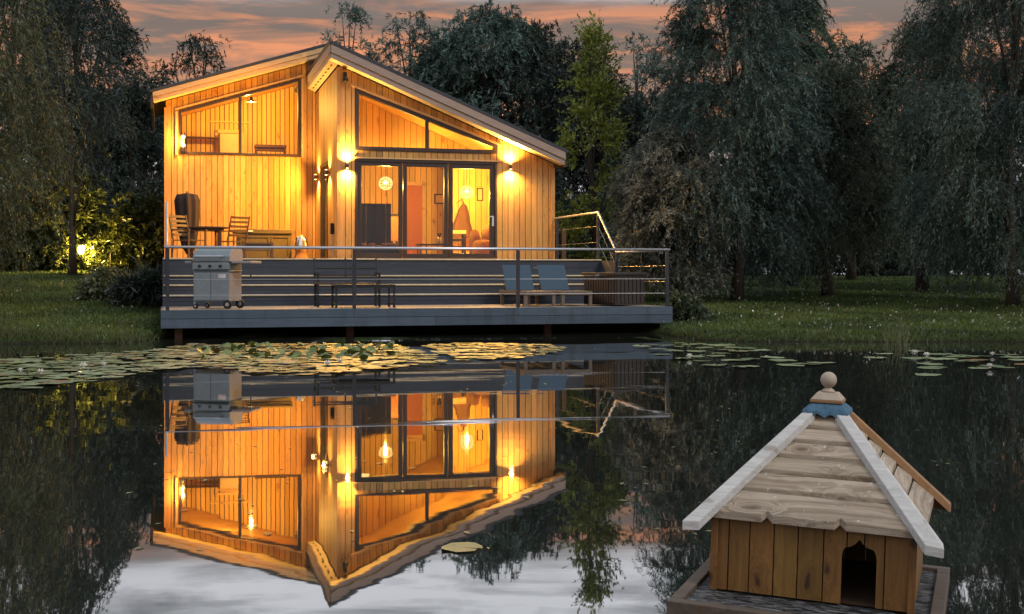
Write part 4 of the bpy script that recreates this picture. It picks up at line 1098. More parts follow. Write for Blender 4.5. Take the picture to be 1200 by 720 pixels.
# felt cap, plate and ball
mb = MB(); nseg = 12
def sq_ring(rad, z, wob=0):
    out = []
    for k in range(4 * nseg):
        s_ = k // nseg; f_ = (k % nseg) / nseg * 2 - 1
        x, y = f_ * rad, -rad
        ca, sa = math.cos(R(90*s_)), math.sin(R(90*s_))
        out.append((x*ca - y*sa, x*sa + y*ca, z + wob*math.sin(k*1.9) - wob*.8*(1 - abs(f_))))
    return out
rings = [sq_ring(.073, ztop(.073) + .052, .006), sq_ring(.072, ztop(.072) + .061, .003), sq_ring(.052, ztop(.052) + .060), sq_ring(.045, ztop(.045) + .058)]
for rg in rings: mb.v += rg
for i in range(3):
    for k in range(4*nseg):
        a, b = i*4*nseg + k, i*4*nseg + (k+1) % (4*nseg); mb.f.append((a, b, b + 4*nseg, a + 4*nseg))
mb.f.append(tuple(3*4*nseg + k for k in range(4*nseg)))
mb.build('felt_cap', M['felt'], dk, True)
zc = ztop(.045) + .058
mb = MB(); mb.hexa([(-.052, -.052, zc), (.052, -.052, zc), (.052, .052, zc), (-.052, .052, zc), (-.052, -.052, zc + .010), (.052, -.052, zc + .010), (.052, .052, zc + .010), (-.052, .052, zc + .010)])
fin = mb.build('finial', M['duckedge'], dk, bevel=.002)
mb = MB(); q, q2 = .050, .032; z0 = zc + .0105
mb.hexa([(-q, -q, z0), (q, -q, z0), (q, q, z0), (-q, q, z0), (-q2, -q2, z0 + .022), (q2, -q2, z0 + .022), (q2, q2, z0 + .022), (-q2, q2, z0 + .022)]); mb.build('plate', M['lightwood'], fin, bevel=.002)
mb = MB(); mb.lathe([(.022, 0), (.020, .006), (.011, .012), (.010, .020)], (0, 0, z0 + .0225), 20); mb.ball((0, 0, z0 + .062), .0265, 24); mb.build('ball', M['lightwood'], fin, True)

# ---------------------------------------------------------------- vegetation
def unit(v): return v / np.maximum(np.linalg.norm(v, axis=-1, keepdims=True), 1e-9)

def leaf_quads(rng, P, T, L, Wd):
    """rhombic leaves at P along T"""
    n = len(P); rnd = rng.normal(size=(n, 3)); side = unit(np.cross(T, rnd))
    l = (L * rng.uniform(.5, 1.6, n))[:, None]; w_ = (Wd * rng.uniform(.7, 1.3, n))[:, None]
    V = np.empty((n, 4, 3)); V[:, 0] = P; V[:, 1] = P + T*l*.45 + side*w_*.5; V[:, 2] = P + T*l; V[:, 3] = P + T*l*.45 - side*w_*.5
    return V.reshape(-1, 3)

def sprays(rng, centers, crad, per, n_leaf, length, droop, L, Wd, out_from, spread=0.6, jitter=.55, twigs=None):
    nc = len(centers); S = nc * per
    c = np.repeat(centers, per, 0); cr = np.repeat(crad, per)
    g = rng.normal(size=(S, 3)); g = unit(g) * (rng.uniform(0, 1, S) ** .45)[:, None]
    start = c + g * cr[:, None] * np.array([1, 1, .75])
    outv = start - np.array(out_from); outv[:, 2] *= .3; outv = unit(outv)
    d = unit(outv * spread + rng.normal(size=(S, 3)) * .55 + np.array([0, 0, .15]))
    ln = length * rng.uniform(.45, 1.25, S)
    ct = np.repeat(rng.uniform(0, 1, nc), per)
    N = S * n_leaf
    st, dd, ll = np.repeat(start, n_leaf, 0), np.repeat(d, n_leaf, 0), np.repeat(ln, n_leaf)
    t_ = rng.uniform(0, 1, N); tt = (t_ * ll)[:, None]; drop = droop * (t_**1.6) * ll
    P = st + dd * tt * (1 - .35*droop*t_[:, None]) ; P[:, 2] -= drop
    P += rng.normal(size=(N, 3)) * .02
    T = dd * (1 - t_[:, None] * min(.9, droop)) + np.array([0, 0, -1.]) * (droop * 1.3 * t_)[:, None]
    T = unit(unit(T) + rng.normal(size=(N, 3)) * jitter)
    cs = rng.uniform(0, 1, S)
    rnd = np.clip(.42 * np.repeat(ct, n_leaf) + .26 * np.repeat(cs, n_leaf) + .32 * rng.uniform(0, 1, N), 0, 1)
    if twigs is not None:                    # the hanging shoots that carry the leaves
        q = np.linspace(0, 1, 5)[None, :, None]
        Q = start[:, None] + d[:, None] * (q * ln[:, None, None]) * (1 - .35*droop*q)
        Q[:, :, 2] -= droop * (q[:, :, 0]**1.6) * ln[:, None]
        w3 = unit(np.cross(d, rng.normal(size=(S, 3))))[:, None] * (.004 * (1 - .6*q))
        a, b = Q - w3, Q + w3
        F = np.stack([a[:, :-1], b[:, :-1], b[:, 1:], a[:, 1:]], 2).reshape(-1, 3)
        twigs.append(F)
    return leaf_quads(rng, P, T, L, Wd), rnd

PROF = {
    'willow': lambda h: np.interp(h, [0, .1, .35, .65, .85, 1], [.72, .95, 1.0, .85, .55, .15]),
    'round': lambda h: np.interp(h, [0, .15, .45, .75, 1], [.45, .85, 1.0, .8, .2]),
    'column': lambda h: np.interp(h, [0, .15, .4, .7, 1], [.45, .9, 1.0, .6, .05]),
    'wispy': lambda h: np.interp(h, [0, .2, .5, .8, 1], [.5, .9, 1.0, .7, .25]),
}
def tree(name, label, x, y, H, Rad, zlow, leafmat, kind='willow', seed=1, n_cl=90, crad=.5, per=16, n_leaf=20, length=.9, droop=.7,
         L=.12, Wd=.028, tr=.14, lean=(0, 0), cat='tree', group='trees round the pond', nlimb=9, shell=.42, aspect=1.0, jitter=.42, trunk_name='trunk'):
    rng = np.random.default_rng(seed)
    gz_ = float(ground_z(x, y))
    r = thing(name, label, cat, (x, y, gz_ - .03), 0, group)
    H = H - gz_
    zl = zlow - gz_
    top = np.array([lean[0], lean[1], H * .92])
    def axis(h): return np.array([lean[0]*h + .10*math.sin(h*5 + seed), lean[1]*h + .10*math.cos(h*4 + seed), h * H * .95])
    mb = MB()
    mb.tube([axis(h) for h in np.linspace(0, 1, 11)], [tr * (1 - .88*h) + (tr*.35*max(0, 1 - h*12)) for h in np.linspace(0, 1, 11)], 9)
    # crown clusters
    hh = rng.uniform(0, 1, n_cl) ** .85
    pr = PROF[kind](hh); rr = Rad * pr * (shell + (1 - shell) * np.sqrt(rng.uniform(0, 1, n_cl)))
    az = np.arange(n_cl) * 2.39996 + rng.normal(size=n_cl) * .5
    ctr = np.stack([rr*np.cos(az), rr*np.sin(az)*aspect, zl + hh*(H - zl)], 1)
    ctr[:, 0] += lean[0]*hh; ctr[:, 1] += lean[1]*hh
    # limbs
    limbs = []
    for i in range(nlimb):
        h0 = .16 + .62 * i / nlimb
        a = i * 2.4 + seed; tipz = min(H*.97, h0*H + (H*.34 if kind != 'column' else H*.22)); hr = np.clip((tipz - zl)/(H - zl), 0, 1)
        rt = Rad * float(PROF[kind](hr)) * .72
        p0 = axis(h0); p3 = np.array([rt*math.cos(a) + lean[0]*hr, rt*math.sin(a)*aspect + lean[1]*hr, tipz])
        pts = [p0, p0*.62 + p3*.38 + [0, 0, .25], p0*.28 + p3*.72 + [0, 0, .18], p3]
        mb.tube(pts, [tr*.42*(1 - .5*h0), tr*.3*(1 - .5*h0), tr*.17, tr*.06], 6); limbs.append(pts)
    joints = np.array([p for ps in limbs for p in ps[1:]] + [axis(h) for h in np.linspace(.35, 1, 8)])
    for c_ in ctr[:: max(1, n_cl // 60)]:
        j = joints[np.argmin(np.linalg.norm(joints - c_, axis=1) + np.maximum(0, joints[:, 2] - c_[2]) * .5)]
        m_ = (j + c_) / 2 + np.array([0, 0, .12]); mb.tube([j, m_, c_], [tr*.10, tr*.07, .006], 4, False)
    mb.build(trunk_name, M['bark'], r, True)
    tw_ = [] if y < 36 else None
    V, rnd = sprays(rng, ctr, crad * rng.uniform(.6, 1.3, n_cl), per, n_leaf, length, droop, L, Wd, (0, 0, zl + (H - zl)*.45), jitter=jitter, twigs=tw_)
    lowest = .12
    Vz = V.reshape(-1, 4, 3); keep = Vz[:, :, 2].min(1) > lowest
    V = Vz[keep].reshape(-1, 3); rnd = rnd[keep]
    np_mesh('crown', V, 4, M[leafmat], r, rnd)
    if tw_: F = tw_[0].reshape(-1, 4, 3); np_mesh('twigs', F[F[:, :, 2].min(1) > lowest].reshape(-1, 3), 4, M['twig'], r)
    return r
PX = lambda px, Y: (px - 600) / 1450 * Y
def far_tree(name, label, px, y0, y1, H, Rad, zlow, leafmat, kind, seed, n_cl, crad, per, n_leaf, length, droop, L, Wd, tr, lean=(0, 0)):
    k = y1 / y0                              # a bigger tree standing deeper in the wood
    return tree(name, label, PX(px, y1), y1, EYE + (H - EYE)*k, Rad*k, EYE + (zlow - EYE)*k, leafmat, kind, seed, n_cl, crad*k, per, n_leaf, length*k, droop, L*k, Wd*k, tr*k, (lean[0]*k, lean[1]*k))

# left bank
tree('willow_tree', 'olive willow trailing its branches into the left edge of the photo', -12.1, 22.5, 9.6, 3.5, 1.7, 'leaf_olive', 'willow', 11, 190, .55, 26, 34, 1.35, .95, .095, .020, .22)
tree('slim_tree', 'slim curved young tree carrying the glowing garden lamp', PX(86, 33.1), 33.1, 8.6, 1.5, 4.4, 'leaf_dark', 'wispy', 12, 46, .45, 13, 18, .8, .7, .13, .03, .10, (-.5, 0))
far_tree('willow_tree', 'tall dusky willow behind the garden lamp', 92, 40, 80, 10.6, 2.4, 1.6, 'leaf_dark', 'willow', 13, 120, .6, 17, 22, 1.0, .8, .15, .036, .2)
tree('willow_tree', 'dark willow filling the far left edge of the woodland', PX(20, 37), 37.0, 11.8, 2.9, 1.4, 'leaf_dark', 'willow', 14, 120, .6, 17, 22, 1.0, .8, .15, .036, .2)
far_tree('broadleaf_tree', 'dark leafy tree hard against the left lodge wall', 168, 43, 58, 7.6, 2.2, 1.4, 'leaf_dark', 'round', 15, 90, .6, 16, 22, .7, .5, .14, .045, .18)
far_tree('wispy_tree', 'wispy tree showing sky between its twigs left of the lodge roof', 222, 47, 80, 10.0, 2.0, 3.0, 'leaf_dark', 'wispy', 16, 40, .45, 12, 18, .9, .85, .16, .04, .16, (.5, 0))
tree('broadleaf_tree', 'dense dark tree behind the hedge at the far left', PX(45, 45), 45.0, 8.6, 2.6, 1.6, 'leaf_dark', 'round', 17, 130, .62, 17, 20, .7, .5, .17, .05, .2)
tree('broadleaf_tree', 'dense dark tree behind the hedge close to the lodge corner', PX(150, 44), 44.0, 7.4, 2.2, 1.5, 'leaf_dark', 'round', 18, 120, .6, 17, 20, .7, .5, .17, .05, .2)
# behind the lodge
far_tree('wispy_tree', 'wispy upright tree rising above the roof apex', 408, 46, 80, 10.9, 1.2, 3.4, 'leaf_blue', 'wispy', 21, 34, .4, 12, 18, .8, .6, .15, .036, .14)
far_tree('wispy_tree', 'tall feathery tree behind the right roof slope, near the apex', 478, 47, 80, 10.8, 1.8, 3.2, 'leaf_blue', 'wispy', 22, 52, .5, 13, 18, .9, .6, .15, .036, .16)
far_tree('broadleaf_tree', 'broad dense tree behind the middle of the right roof slope', 566, 45, 80, 10.4, 2.8, 3.2, 'leaf_blue', 'round', 23, 170, .68, 18, 24, .8, .6, .15, .042, .24)
far_tree('broadleaf_tree', 'rounded dark tree behind the lower right roof slope', 650, 44, 80, 9.7, 2.5, 3.0, 'leaf_dark', 'round', 24, 130, .68, 18, 22, .8, .6, .15, .042, .22)
far_tree('broadleaf_tree', 'dense dark tree low behind the roof between two taller crowns', 520, 45, 82, 9.3, 2.0, 2.6, 'leaf_deep', 'round', 27, 110, .62, 18, 22, .8, .5, .15, .042, .2)
far_tree('broadleaf_tree', 'dense green tree behind the roof, left of the rounded one', 612, 45, 84, 9.9, 2.0, 2.6, 'leaf_deep', 'round', 28, 110, .62, 18, 22, .8, .5, .15, .042, .2)
far_tree('broadleaf_tree', 'dark tree filling the gap behind the green poplar', 705, 45, 78, 8.0, 2.2, 1.4, 'leaf_dark', 'round', 29, 120, .62, 18, 22, .8, .5, .15, .042, .2)
far_tree('broadleaf_tree', 'dark tree between the poplar and the silvery bush', 762, 45, 76, 7.2, 2.0, 1.2, 'leaf_dark', 'round', 30, 120, .62, 18, 22, .8, .5, .15, .042, .2)
far_tree('wispy_tree', 'thin tree with open twigs between poplar and tall willow', 748, 47, 80, 10.0, 1.8, 2.6, 'leaf_blue', 'wispy', 25, 48, .5, 13, 18, .8, .6, .15, .036, .15)
tree('poplar_tree', 'slender fresh green poplar beside the lodge right wall', PX(694, 31), 31.0, 7.2, .85, .9, 'leaf_green', 'column', 26, 75, .28, 11, 13, .5, .05, .09, .05, .09, nlimb=14)
# right bank
tree('silver_willow', 'silvery rounded willow bush right of the deck steps', PX(790, 28.4), 28.4, 4.3, 1.2, .95, 'leaf_silver', 'round', 31, 110, .36, 30, 32, .6, .5, .08, .019, .12)
tree('willow_tree', 'tall silvery willow just right of the deck', PX(862, 28.6), 28.6, 9.9, 1.62, 1.4, 'leaf_blue', 'willow', 32, 150, .46, 32, 36, .95, .62, .088, .021, .13)
tree('willow_tree', 'short dense willow on the lawn with a bare leaning trunk', PX(965, 31), 31.0, 6.2, 1.65, 1.55, 'leaf_grey', 'willow', 33, 110, .44, 30, 34, .75, .6, .09, .022, .13)
tree('willow_tree', 'tall narrow willow rising behind the short lawn willow', PX(925, 37), 37.0, 9.9, 1.5, 2.6, 'leaf_deep', 'willow', 34, 130, .5, 20, 28, .9, .75, .14, .034, .18)
tree('willow_tree', 'great weeping willow at the right edge with sweeping branches', PX(1188, 26.2), 26.2, 9.7, 1.95, 1.3, 'leaf_blue', 'willow', 35, 170, .46, 32, 36, 1.05, .8, .085, .020, .12)
tree('willow_tree', 'dark willow deeper in the lawn left of the great weeping willow', PX(1085, 34), 34.0, 8.0, 1.35, 2.0, 'leaf_grey', 'willow', 36, 120, .45, 20, 28, .9, .8, .13, .030, .15)
tree('willow_tree', 'slim willow under the sky gap at upper right', PX(1000, 41), 41.0, 8.6, 1.3, 2.4, 'leaf_deep', 'willow', 37, 60, .5, 16, 20, .9, .75, .15, .036, .15)
tree('willow_tree', 'tall willow half hidden at the far right edge', PX(1235, 33), 33.0, 11.0, 2.4, 1.5, 'leaf_dark', 'willow', 38, 150, .58, 17, 22, 1.0, .85, .14, .034, .2)
tree('broadleaf_tree', 'dark woodland tree behind the silvery willows', PX(815, 50), 50.0, 8.6, 2.6, 1.0, 'leaf_dark', 'round', 39, 100, .72, 16, 20, .8, .6, .18, .055, .2)
tree('broadleaf_tree', 'dark woodland tree closing the lawn behind the short willow', PX(955, 51), 51.0, 7.4, 2.8, .9, 'leaf_dark', 'round', 40, 100, .72, 16, 20, .8, .6, .18, .055, .2)
tree('broadleaf_tree', 'dark woodland tree at the back of the lawn, far right', PX(1090, 52), 52.0, 8.2, 3.0, .9, 'leaf_dark', 'round', 41, 110, .72, 16, 20, .8, .6, .18, .055, .2)

def hedge(name, label, x0, x1, y, z1, depth, mat, seed, n_cl, L=.14, Wd=.05, z0=None, cat='hedge'):
    rng = np.random.default_rng(seed); xc = (x0 + x1) / 2; gz_ = float(ground_z(xc, y))
    r = thing(name, label, cat, (xc, y, gz_), 0, None)
    zz0 = 0 if z0 is None else z0
    X = rng.uniform(x0, x1, n_cl) - xc
    topv = (z1 - gz_) * (1 + .16*np.sin(X*1.3 + seed) + .10*np.sin(X*3.1))
    C3 = np.stack([X, rng.uniform(-depth/2, depth/2, n_cl), zz0 + .12 + (topv - zz0 - .2) * rng.uniform(0, 1, n_cl)], 1)
    V, rnd = sprays(rng, C3, .42 * rng.uniform(.6, 1.3, n_cl), 15, 22, .5, .35, L, Wd, (0, 3.0, .5), .5)
    keep = V.reshape(-1, 4, 3)[:, :, 2].min(1) > -.05
    np_mesh('foliage', V.reshape(-1, 4, 3)[keep].reshape(-1, 3), 4, M[mat], r, rnd[keep])
    mb = MB()
    for k in range(max(4, int((x1 - x0) * 1.2))):
        a = x0 - xc + (k + .5) * (x1 - x0) / max(4, int((x1 - x0) * 1.2)); mb.tube([(a, 0, -.1), (a + .1, .05, .8), (a - .1, 0, (z1 - gz_)*.75)], [.05, .04, .015], 6)
    mb.build('stem', M['bark'], r)
    return r
hedge('hedge', 'leafy hedge glowing yellow behind the garden lamp', PX(-60, 35.3), PX(195, 35.3), 35.5, 3.4, 1.2, 'leaf_hedge', 51, 260)
hedge('hedge', 'dark hedge row closing the back of the right lawn', PX(720, 47.5), PX(1290, 47.5), 48.6, 4.6, 2.0, 'leaf_dark', 52, 420, .18, .06)
hedge('hedge', 'dark undergrowth behind the lodge under the tall trees', PX(350, 64), PX(745, 64), 66.0, 5.6, 2.4, 'leaf_dark', 53, 300, .24, .08)

def shrub(name, label, x, y, h, rad, mat, seed, n_cl=30, L=.09, Wd=.04, droop=.5, length=.4):
    rng = np.random.default_rng(seed); gz_ = float(ground_z(x, y))
    r = thing(name, label, 'shrub', (x, y, gz_), 0, None)
    az = rng.uniform(0, 6.28, n_cl); rr = rad*np.sqrt(rng.uniform(0, 1, n_cl)); C3 = np.stack([rr*np.cos(az), rr*np.sin(az), h*(.15 + .75*rng.uniform(0, 1, n_cl)*(1 - .4*(rr/rad)))], 1)
    V, rnd = sprays(rng, C3, np.full(n_cl, rad*.3), 12, 14, length, droop, L, Wd, (0, 0, 0), .7)
    keep = V.reshape(-1, 4, 3)[:, :, 2].min(1) > -.02
    np_mesh('foliage', V.reshape(-1, 4, 3)[keep].reshape(-1, 3), 4, M[mat], r, rnd[keep])
    mb = MB()
    for c_ in C3[::3]: mb.tube([(0, 0, -.05), (c_[0]*.5, c_[1]*.5, c_[2]*.6), tuple(c_)], [.018, .012, .005], 5)
    mb.build('stem', M['bark'], r)
shrub('shrub', 'pale feathery shrub on the grass left of the deck', PX(126, 25.5), 25.5, .7, .36, 'leaf_pale', 61)
shrub('shrub', 'low dark ferny clump at the foot of the deck left side', PX(170, 24.0), 24.0, .75, .3, 'leaf_dark', 62, 26, .16, .03, .2, .4)
shrub('shrub', 'sprig of warm lit leaves below the right front deck corner', PX(798, 22.6), 22.6, .42, .22, 'leaf_olive', 64, 16)

# garden lamp on the slim tree
gx, gy = PX(95, 34.3), 34.3
gl_ = (gx, gy, float(ground_z(gx, gy)) + .58)
r = thing('garden_lamp', 'small glowing garden lamp on a stake before the lit hedge', 'garden lamp', (gx, gy, float(ground_z(gx, gy))))
mb = MB(); mb.tube([(0, 0, -.05), (0, 0, .52)], .022, 8); mb.build('stake', M['black'], r)
mb = MB(); mb.lathe([(.05, .52), (.08, .56), (.085, .70), (.06, .74), (.02, .76)], (0, 0, 0), 14); mb.build('lamp_glass', M['lampglow'], r, True)
mb = MB(); mb.lathe([(.10, .765), (.03, .82), (.005, .84)], (0, 0, 0), 14); mb.build('cap', M['black'], r)
lamp('garden_glow', 'POINT', (0.0, 0.10, .66), 520, (1.0, .62, .12), .04, parent=r)
lx, ly = PX(130, 34.5), 34.5
mb = MB(); mb.tube([(0, 0, -.05), (0, 0, .55)], .03, 8); o = mb.build('marker_post', M['black']); o.location = (lx, ly, float(ground_z(lx, ly)))
tag(o, 'short dark post in front of the lit hedge', 'post')

# ------------------------------------------------------ grass, sedge, daisies
def inside_lodge(X, Y):
    u = X*CT + Y*ST; v = -X*ST + Y*CT
    return (u > -.1) & (u < 8.6) & (v > 20.0) & (v < 35.5)
def blades(n, x0, x1, y0, y1, hmin, hmax, wid, mat, name, label, seed, dmin=.05, dmax=99, lean=.45, power=1.5):
    rng = np.random.default_rng(seed)
    X = rng.uniform(x0, x1, n); Y = y0 + (y1 - y0) * rng.uniform(0, 1, n) ** power
    d = Y - shore(X); k = (d > dmin) & (d < dmax) & ~inside_lodge(X, Y) & (np.abs(X) < 0.50 * Y + 1.5)
    X, Y = X[k], Y[k]; Z = ground_z(X, Y) - .01; n = len(X)
    h = rng.uniform(hmin, hmax, n); a = rng.uniform(0, 6.28, n); l_ = rng.normal(size=(n, 2)) * lean * h[:, None]
    V = np.empty((n, 3, 3)); w_ = wid * rng.uniform(.6, 1.4, n)
    V[:, 0] = np.stack([X - np.cos(a)*w_, Y - np.sin(a)*w_, Z], 1); V[:, 1] = np.stack([X + np.cos(a)*w_, Y + np.sin(a)*w_, Z], 1)
    V[:, 2] = np.stack([X + l_[:, 0], Y + l_[:, 1], Z + h], 1)
    patch = .5 + .5*np.sin(X*1.7 + np.sin(Y*1.3)*2)
    o = np_mesh(name, V.reshape(-1, 3), 3, M[mat], None, np.clip(.55*rng.uniform(0, 1, n) + .45*patch, 0, 1))
    return tag(o, label, 'grass', None, 'stuff')
blades(420000, -18, 20, 16.8, 46, .03, .075, .011, 'grass', 'grass', 'short dark lawn grass sloping to the pond', 71)
blades(26000, -13, 11, 16.4, 20.8, .04, .10, .010, 'sedge', 'bank_grass', 'longer rough grass fringing the pond bank', 72, -.02, .75, .4, 1.0)
rng = np.random.default_rng(73)
n = 4200; X = rng.uniform(-11, 16, n); Y = 17.2 + 16 * rng.uniform(0, 1, n)**1.6
den = .5 + .5*np.sin(X*.9 + 1.2) * np.sin(Y*.8)
k = (Y - shore(X) > .35) & ~inside_lodge(X, Y) & (rng.uniform(0, 1, n) < .25 + .75*den) & (np.abs(X) < .46*Y)
k &= (X > 0) | (rng.uniform(0, 1, n) < .6)
X, Y = X[k], Y[k]; Z = ground_z(X, Y) + rng.uniform(.07, .13, len(X)); n = len(X)
rad = rng.uniform(.009, .018, n); V = np.empty((n, 6, 3)); tilt = rng.normal(size=(n, 2)) * .5
for q in range(6):
    a = q * math.pi / 3; dx, dy = np.cos(a)*rad, np.sin(a)*rad
    V[:, q] = np.stack([X + dx, Y + dy, Z + dx*tilt[:, 0] + dy*tilt[:, 1] - dy*.8], 1)
tag(np_mesh('daisies', V.reshape(-1, 3), 6, M['petal']), 'tiny white daisies scattered through the lawn grass', 'daisies', None, 'stuff')
# reeds
def reed(label, x, y, h, seed):
    rng = np.random.default_rng(seed); r = thing('reed_clump', label, 'reeds', (x, y, WZ), 0)
    n = 34; V = np.empty((n, 3, 3))
    for i in range(n):
        bx_, by = rng.normal(size=2) * .09; lx_, ly_ = rng.normal(size=2) * .16; hh = h * rng.uniform(.5, 1)
        V[i] = [(bx_ - .006, by, -.05), (bx_ + .006, by, -.05), (bx_ + lx_, by + ly_, hh)]
    np_mesh('blade', V.reshape(-1, 3), 3, M['sedge'], r, rng.uniform(.4, 1, n))
reed('thin upright reeds at the right bank waterline', PX(1052, 17.7), 17.75, .5, 81)
for i, (px, hh, lab) in enumerate(((8, .62, 'arching bank plant at the left edge of the photo'), (34, .50, 'arching bank plant right of the one at the left edge'), (70, .42, 'thin reeds at the left bank waterline, halfway to the deck'),
                                   (104, .30, 'short reeds on the left bank before the pale shrub'), (150, .34, 'short reeds on the left bank nearest the deck'))):
    reed(lab, PX(px, 18.4), 18.4, hh, 82 + i)

# ------------------------------------------------------------------ lily pads
def pad_mesh(seed, n=16):
    rng = np.random.default_rng(seed); vs = [(0, 0, .002)]
    gap = .28; e = 1 + .06*rng.normal(size=n)
    for k in range(n):
        a = gap/2 + (2*math.pi - gap) * k / (n - 1); vs.append((math.cos(a)*.5*e[k], math.sin(a)*.5*e[k], .004 + abs(rng.normal())*.014))
    fs = [(0, k + 1, k + 2) for k in range(n - 1)]
    return vs, fs
pad_meshes = []
for s in range(8):
    vs, fs = pad_mesh(200 + s); me = bpy.data.meshes.new('lily_pad'); me.from_pydata(vs, [], fs); me.materials.append(M['pad'])
    me.polygons.foreach_set('use_smooth', [True]*len(fs)); pad_meshes.append(me)
def wpix(px, py): Y = 1450 * (EYE - WZ) / (py - 321); return PX(px, Y), Y
def in_poly(x, y, poly):
    c = False; n = len(poly)
    for i in range(n):
        x1, y1 = poly[i]; x2, y2 = poly[i-1]
        if (y1 > y) != (y2 > y) and x < (x2 - x1)*(y - y1)/(y2 - y1) + x1: c = not c
    return c
patches = [
    ('round lily pad in the wide raft beside the left bank', [(-160, 425), (60, 420), (150, 414), (200, 410), (215, 432), (150, 441), (90, 450), (30, 457), (-60, 461), (-150, 455)], .24, .013),
    ('round lily pad in the dense golden raft before the deck', [(200, 408), (235, 405), (330, 404), (440, 404), (480, 408), (520, 426), (470, 431), (425, 436), (360, 440), (300, 437), (250, 431), (215, 431)], .22, .012),
    ('round lily pad in the golden raft near the middle of the deck', [(498, 405), (560, 403), (640, 404), (656, 410), (650, 416), (600, 421), (540, 424), (515, 414)], .20, .014),
]
cand = []
prng = random.Random(5)
for pi, (lab, poly, sz, area) in enumerate(patches):
    P = [wpix(*p) for p in poly]; x0, x1 = min(p[0] for p in P), max(p[0] for p in P); y0, y1 = min(p[1] for p in P), max(p[1] for p in P)
    for _ in range(int((x1 - x0) * (y1 - y0) / area)):
        x, y = prng.uniform(x0, x1), prng.uniform(y0, y1)
        if in_poly(x, y, P): cand.append((x, y, sz * prng.uniform(.45, 1.3), lab, pi))
right = [(752,407),(763,405),(770,411),(782,406),(790,412),(800,408),(808,405),(815,413),(826,409),(834,406),(842,415),(850,411),(858,409),(866,413),(875,410),(885,412),(893,411),(800,421),(822,424),(840,418),(858,423),(873,431),(868,424),(880,423),(905,421),(918,424),(927,429),(938,427),(948,428),(962,427),(775,416),(815,419),(838,429),(845,407),(818,404),(850,405),(795,404)]
far = [(1026,421),(1036,416),(1068,422),(1080,421),(1074,413),(1090,421),(1100,417),(1104,422),(1112,421),(1092,432),(1090,429),(1087,440),(1120,420),(1134,419),(1142,424),(1150,418),(1157,424),(1163,431),(1170,432),(1180,418),(1188,421),(1196,423),(1175,433),(1185,434),(1148,432),(1132,425),(1205,428),(1128,418)]
for px, py in right: cand.append((*wpix(px, py), .27 * prng.uniform(.75, 1.2), 'lone lily pad in the loose drift right of the deck', 3))
for px, py in far: cand.append((*wpix(px, py), .27 * prng.uniform(.75, 1.2), 'lone lily pad in the scattered drift at the right edge', 4))
cand.append((*wpix(541, 643), .16, 'single lily pad floating alone amid the roof reflection', 5))
cand.append((*wpix(548, 641), .12, 'single lily pad floating alone amid the roof reflection', 5))
ok = []                                     # pads may overlap a little, not pile up
for c_ in cand:
    if all((c_[0]-o[0])**2 + (c_[1]-o[1])**2 > (.27*(c_[2]+o[2]))**2 for o in ok): ok.append(c_)
order = sorted(ok, key=lambda c_: -(c_[2] / c_[1]) - (10 if c_[4] >= 3 else 0))
GR = {0: 'lily pads off the left bank', 1: 'lily pads before the deck', 2: 'lily pads near the middle of the deck', 3: 'lily pads right of the deck', 4: 'lily pads at the right edge', 5: 'stray lily pads'}
for i, (x, y, s, lab, pi) in enumerate(order[:296]):
    o = bpy.data.objects.new('lily_pad', pad_meshes[i % 8]); COL.objects.link(o)
    o.location = (x, y, WZ + .004 + (i % 9)*.0022); o.scale = (s, s, s); o.rotation_euler = (prng.uniform(-.03, .03), prng.uniform(-.03, .03), prng.uniform(0, 6.28))
    tag(o, lab, 'lily pad', GR[pi])
mb = MB()
for i, (x, y, s, lab, pi) in enumerate(order[296:]):
    vs, fs = pad_mesh(300 + i % 8); a = prng.uniform(0, 6.28); ca, sa = math.cos(a)*s, math.sin(a)*s; z = WZ + .004 + (i % 9)*.0023
    mb.add([(x + p[0]*ca - p[1]*sa, y + p[0]*sa + p[1]*ca, z + p[2]*s) for p in vs], fs)
for i in range(120):                        # leaves pushed up out of the water in the middle of the raft
    x, y = wpix(prng.uniform(225, 460), prng.uniform(406, 424)); s = prng.uniform(.07, .13)
    vs, fs = pad_mesh(300 + i % 8); E_ = Matrix.Rotation(prng.uniform(0, 6.28), 3, 'Z') @ Matrix.Rotation(prng.uniform(.3, 1.0), 3, 'X') @ Matrix.Rotation(prng.uniform(0, 6.28), 3, 'Z')
    zz = WZ + prng.uniform(.03, .06)
    mb.add([tuple(Vector((x, y, zz)) + E_ @ Vector(p) * s) for p in vs], fs)
o = mb.build('lily_leaves', M['pad_up']); tag(o, 'farther lily leaves packed against the deck, some pushed up', 'lily leaves', None, 'stuff')
rng = np.random.default_rng(91); nd = 260
dx_ = rng.uniform(-4.5, 5.0, nd); dy_ = rng.uniform(4.5, 18, nd); dx_ = dx_ * dy_ / 14
ang = rng.uniform(0, 6.28, nd); sl = rng.uniform(.010, .032, nd); D4 = np.empty((nd, 4, 3))
for q, (a_, b_) in enumerate(((-1, 0), (0, -.35), (1, 0), (0, .35))):
    D4[:, q] = np.stack([dx_ + sl*(a_*np.cos(ang) - b_*np.sin(ang)), dy_ + sl*(a_*np.sin(ang) + b_*np.cos(ang)), np.full(nd, WZ + .003 + .002*(q % 2))], 1)
tag(np_mesh('floating_leaves', D4.reshape(-1, 3), 4, M['pad_up']), 'tiny fallen willow leaves drifting on the pond', 'leaves', None, 'stuff')
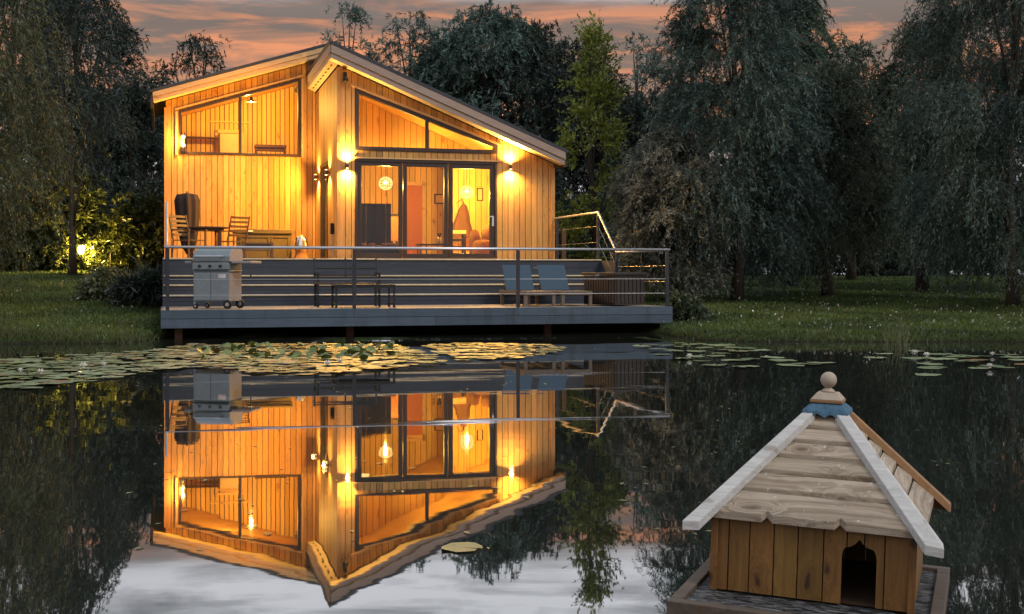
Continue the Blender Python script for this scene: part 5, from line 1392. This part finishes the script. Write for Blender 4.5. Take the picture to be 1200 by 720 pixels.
# blossoms
mb = MB()
for ring, (n, rad, up) in enumerate(((8, .055, .030), (6, .036, .055))):
    for k in range(n):
        a = 2*math.pi*(k + .5*ring)/n; w_ = .018
        ca, sa = math.cos(a), math.sin(a)
        mb.add([(ca*.008, sa*.008, .012), (ca*rad*.6 - sa*w_, sa*rad*.6 + ca*w_, up*.6), (ca*rad, sa*rad, up + .012), (ca*rad*.6 + sa*w_, sa*rad*.6 - ca*w_, up*.6)], [(0, 1, 2, 3)])
mb.lathe([(.02, 0), (.014, .02)], (0, 0, 0), 8)
fl_me = None
FL = [(24, 438, 'white water lily bloom amid the left bank raft, leftmost of its row'), (48, 440, 'white water lily bloom amid the left bank raft, near its middle'), (98, 433, 'white water lily bloom amid the left bank raft, toward the deck'),
      (122, 431, 'white water lily bloom at the raft neck by the left bank'), (398, 427, 'white water lily bloom on the golden raft front'), (384, 430, 'white water lily bloom at the very front edge of the golden raft'),
      (362, 420, 'white water lily bloom among raised leaves before the deck'), (808, 421, 'white water lily bloom in the loose drift right of the deck'),
      (1072, 417, 'white water lily bloom standing by the right reeds'), (1163, 418, 'white water lily bloom at the right edge drift, back row'), (1160, 433, 'white water lily bloom at the right edge drift, front row'), (1086, 420, 'white water lily bloom between the two right hand drifts')]
for i, (px, py, lab) in enumerate(FL):
    if fl_me is None:
        o = mb.build('water_lily_flower', M['petal']); fl_me = o.data
    else:
        o = bpy.data.objects.new('water_lily_flower', fl_me); COL.objects.link(o)
    x, y = wpix(px, py); o.location = (x, y, WZ + .02); o.rotation_euler.z = i; sc_ = .62 + .12*(i % 3); o.scale = (sc_,)*3
    tag(o, lab, 'water lily', 'white water lily blooms')

# ------------------------------------------------------------------- render
sc.view_settings.view_transform = 'Standard'; sc.view_settings.look = 'None'
sc.view_settings.exposure = 0.4; sc.view_settings.gamma = 1.0; sc.view_settings.use_curve_mapping = False
sc.render.engine = 'CYCLES'
cy = sc.cycles
cy.max_bounces = 8; cy.diffuse_bounces = 3; cy.glossy_bounces = 4; cy.transmission_bounces = 4; cy.transparent_max_bounces = 12
cy.caustics_reflective = False; cy.caustics_refractive = False; cy.sample_clamp_indirect = 4.0
cy.use_denoising = True
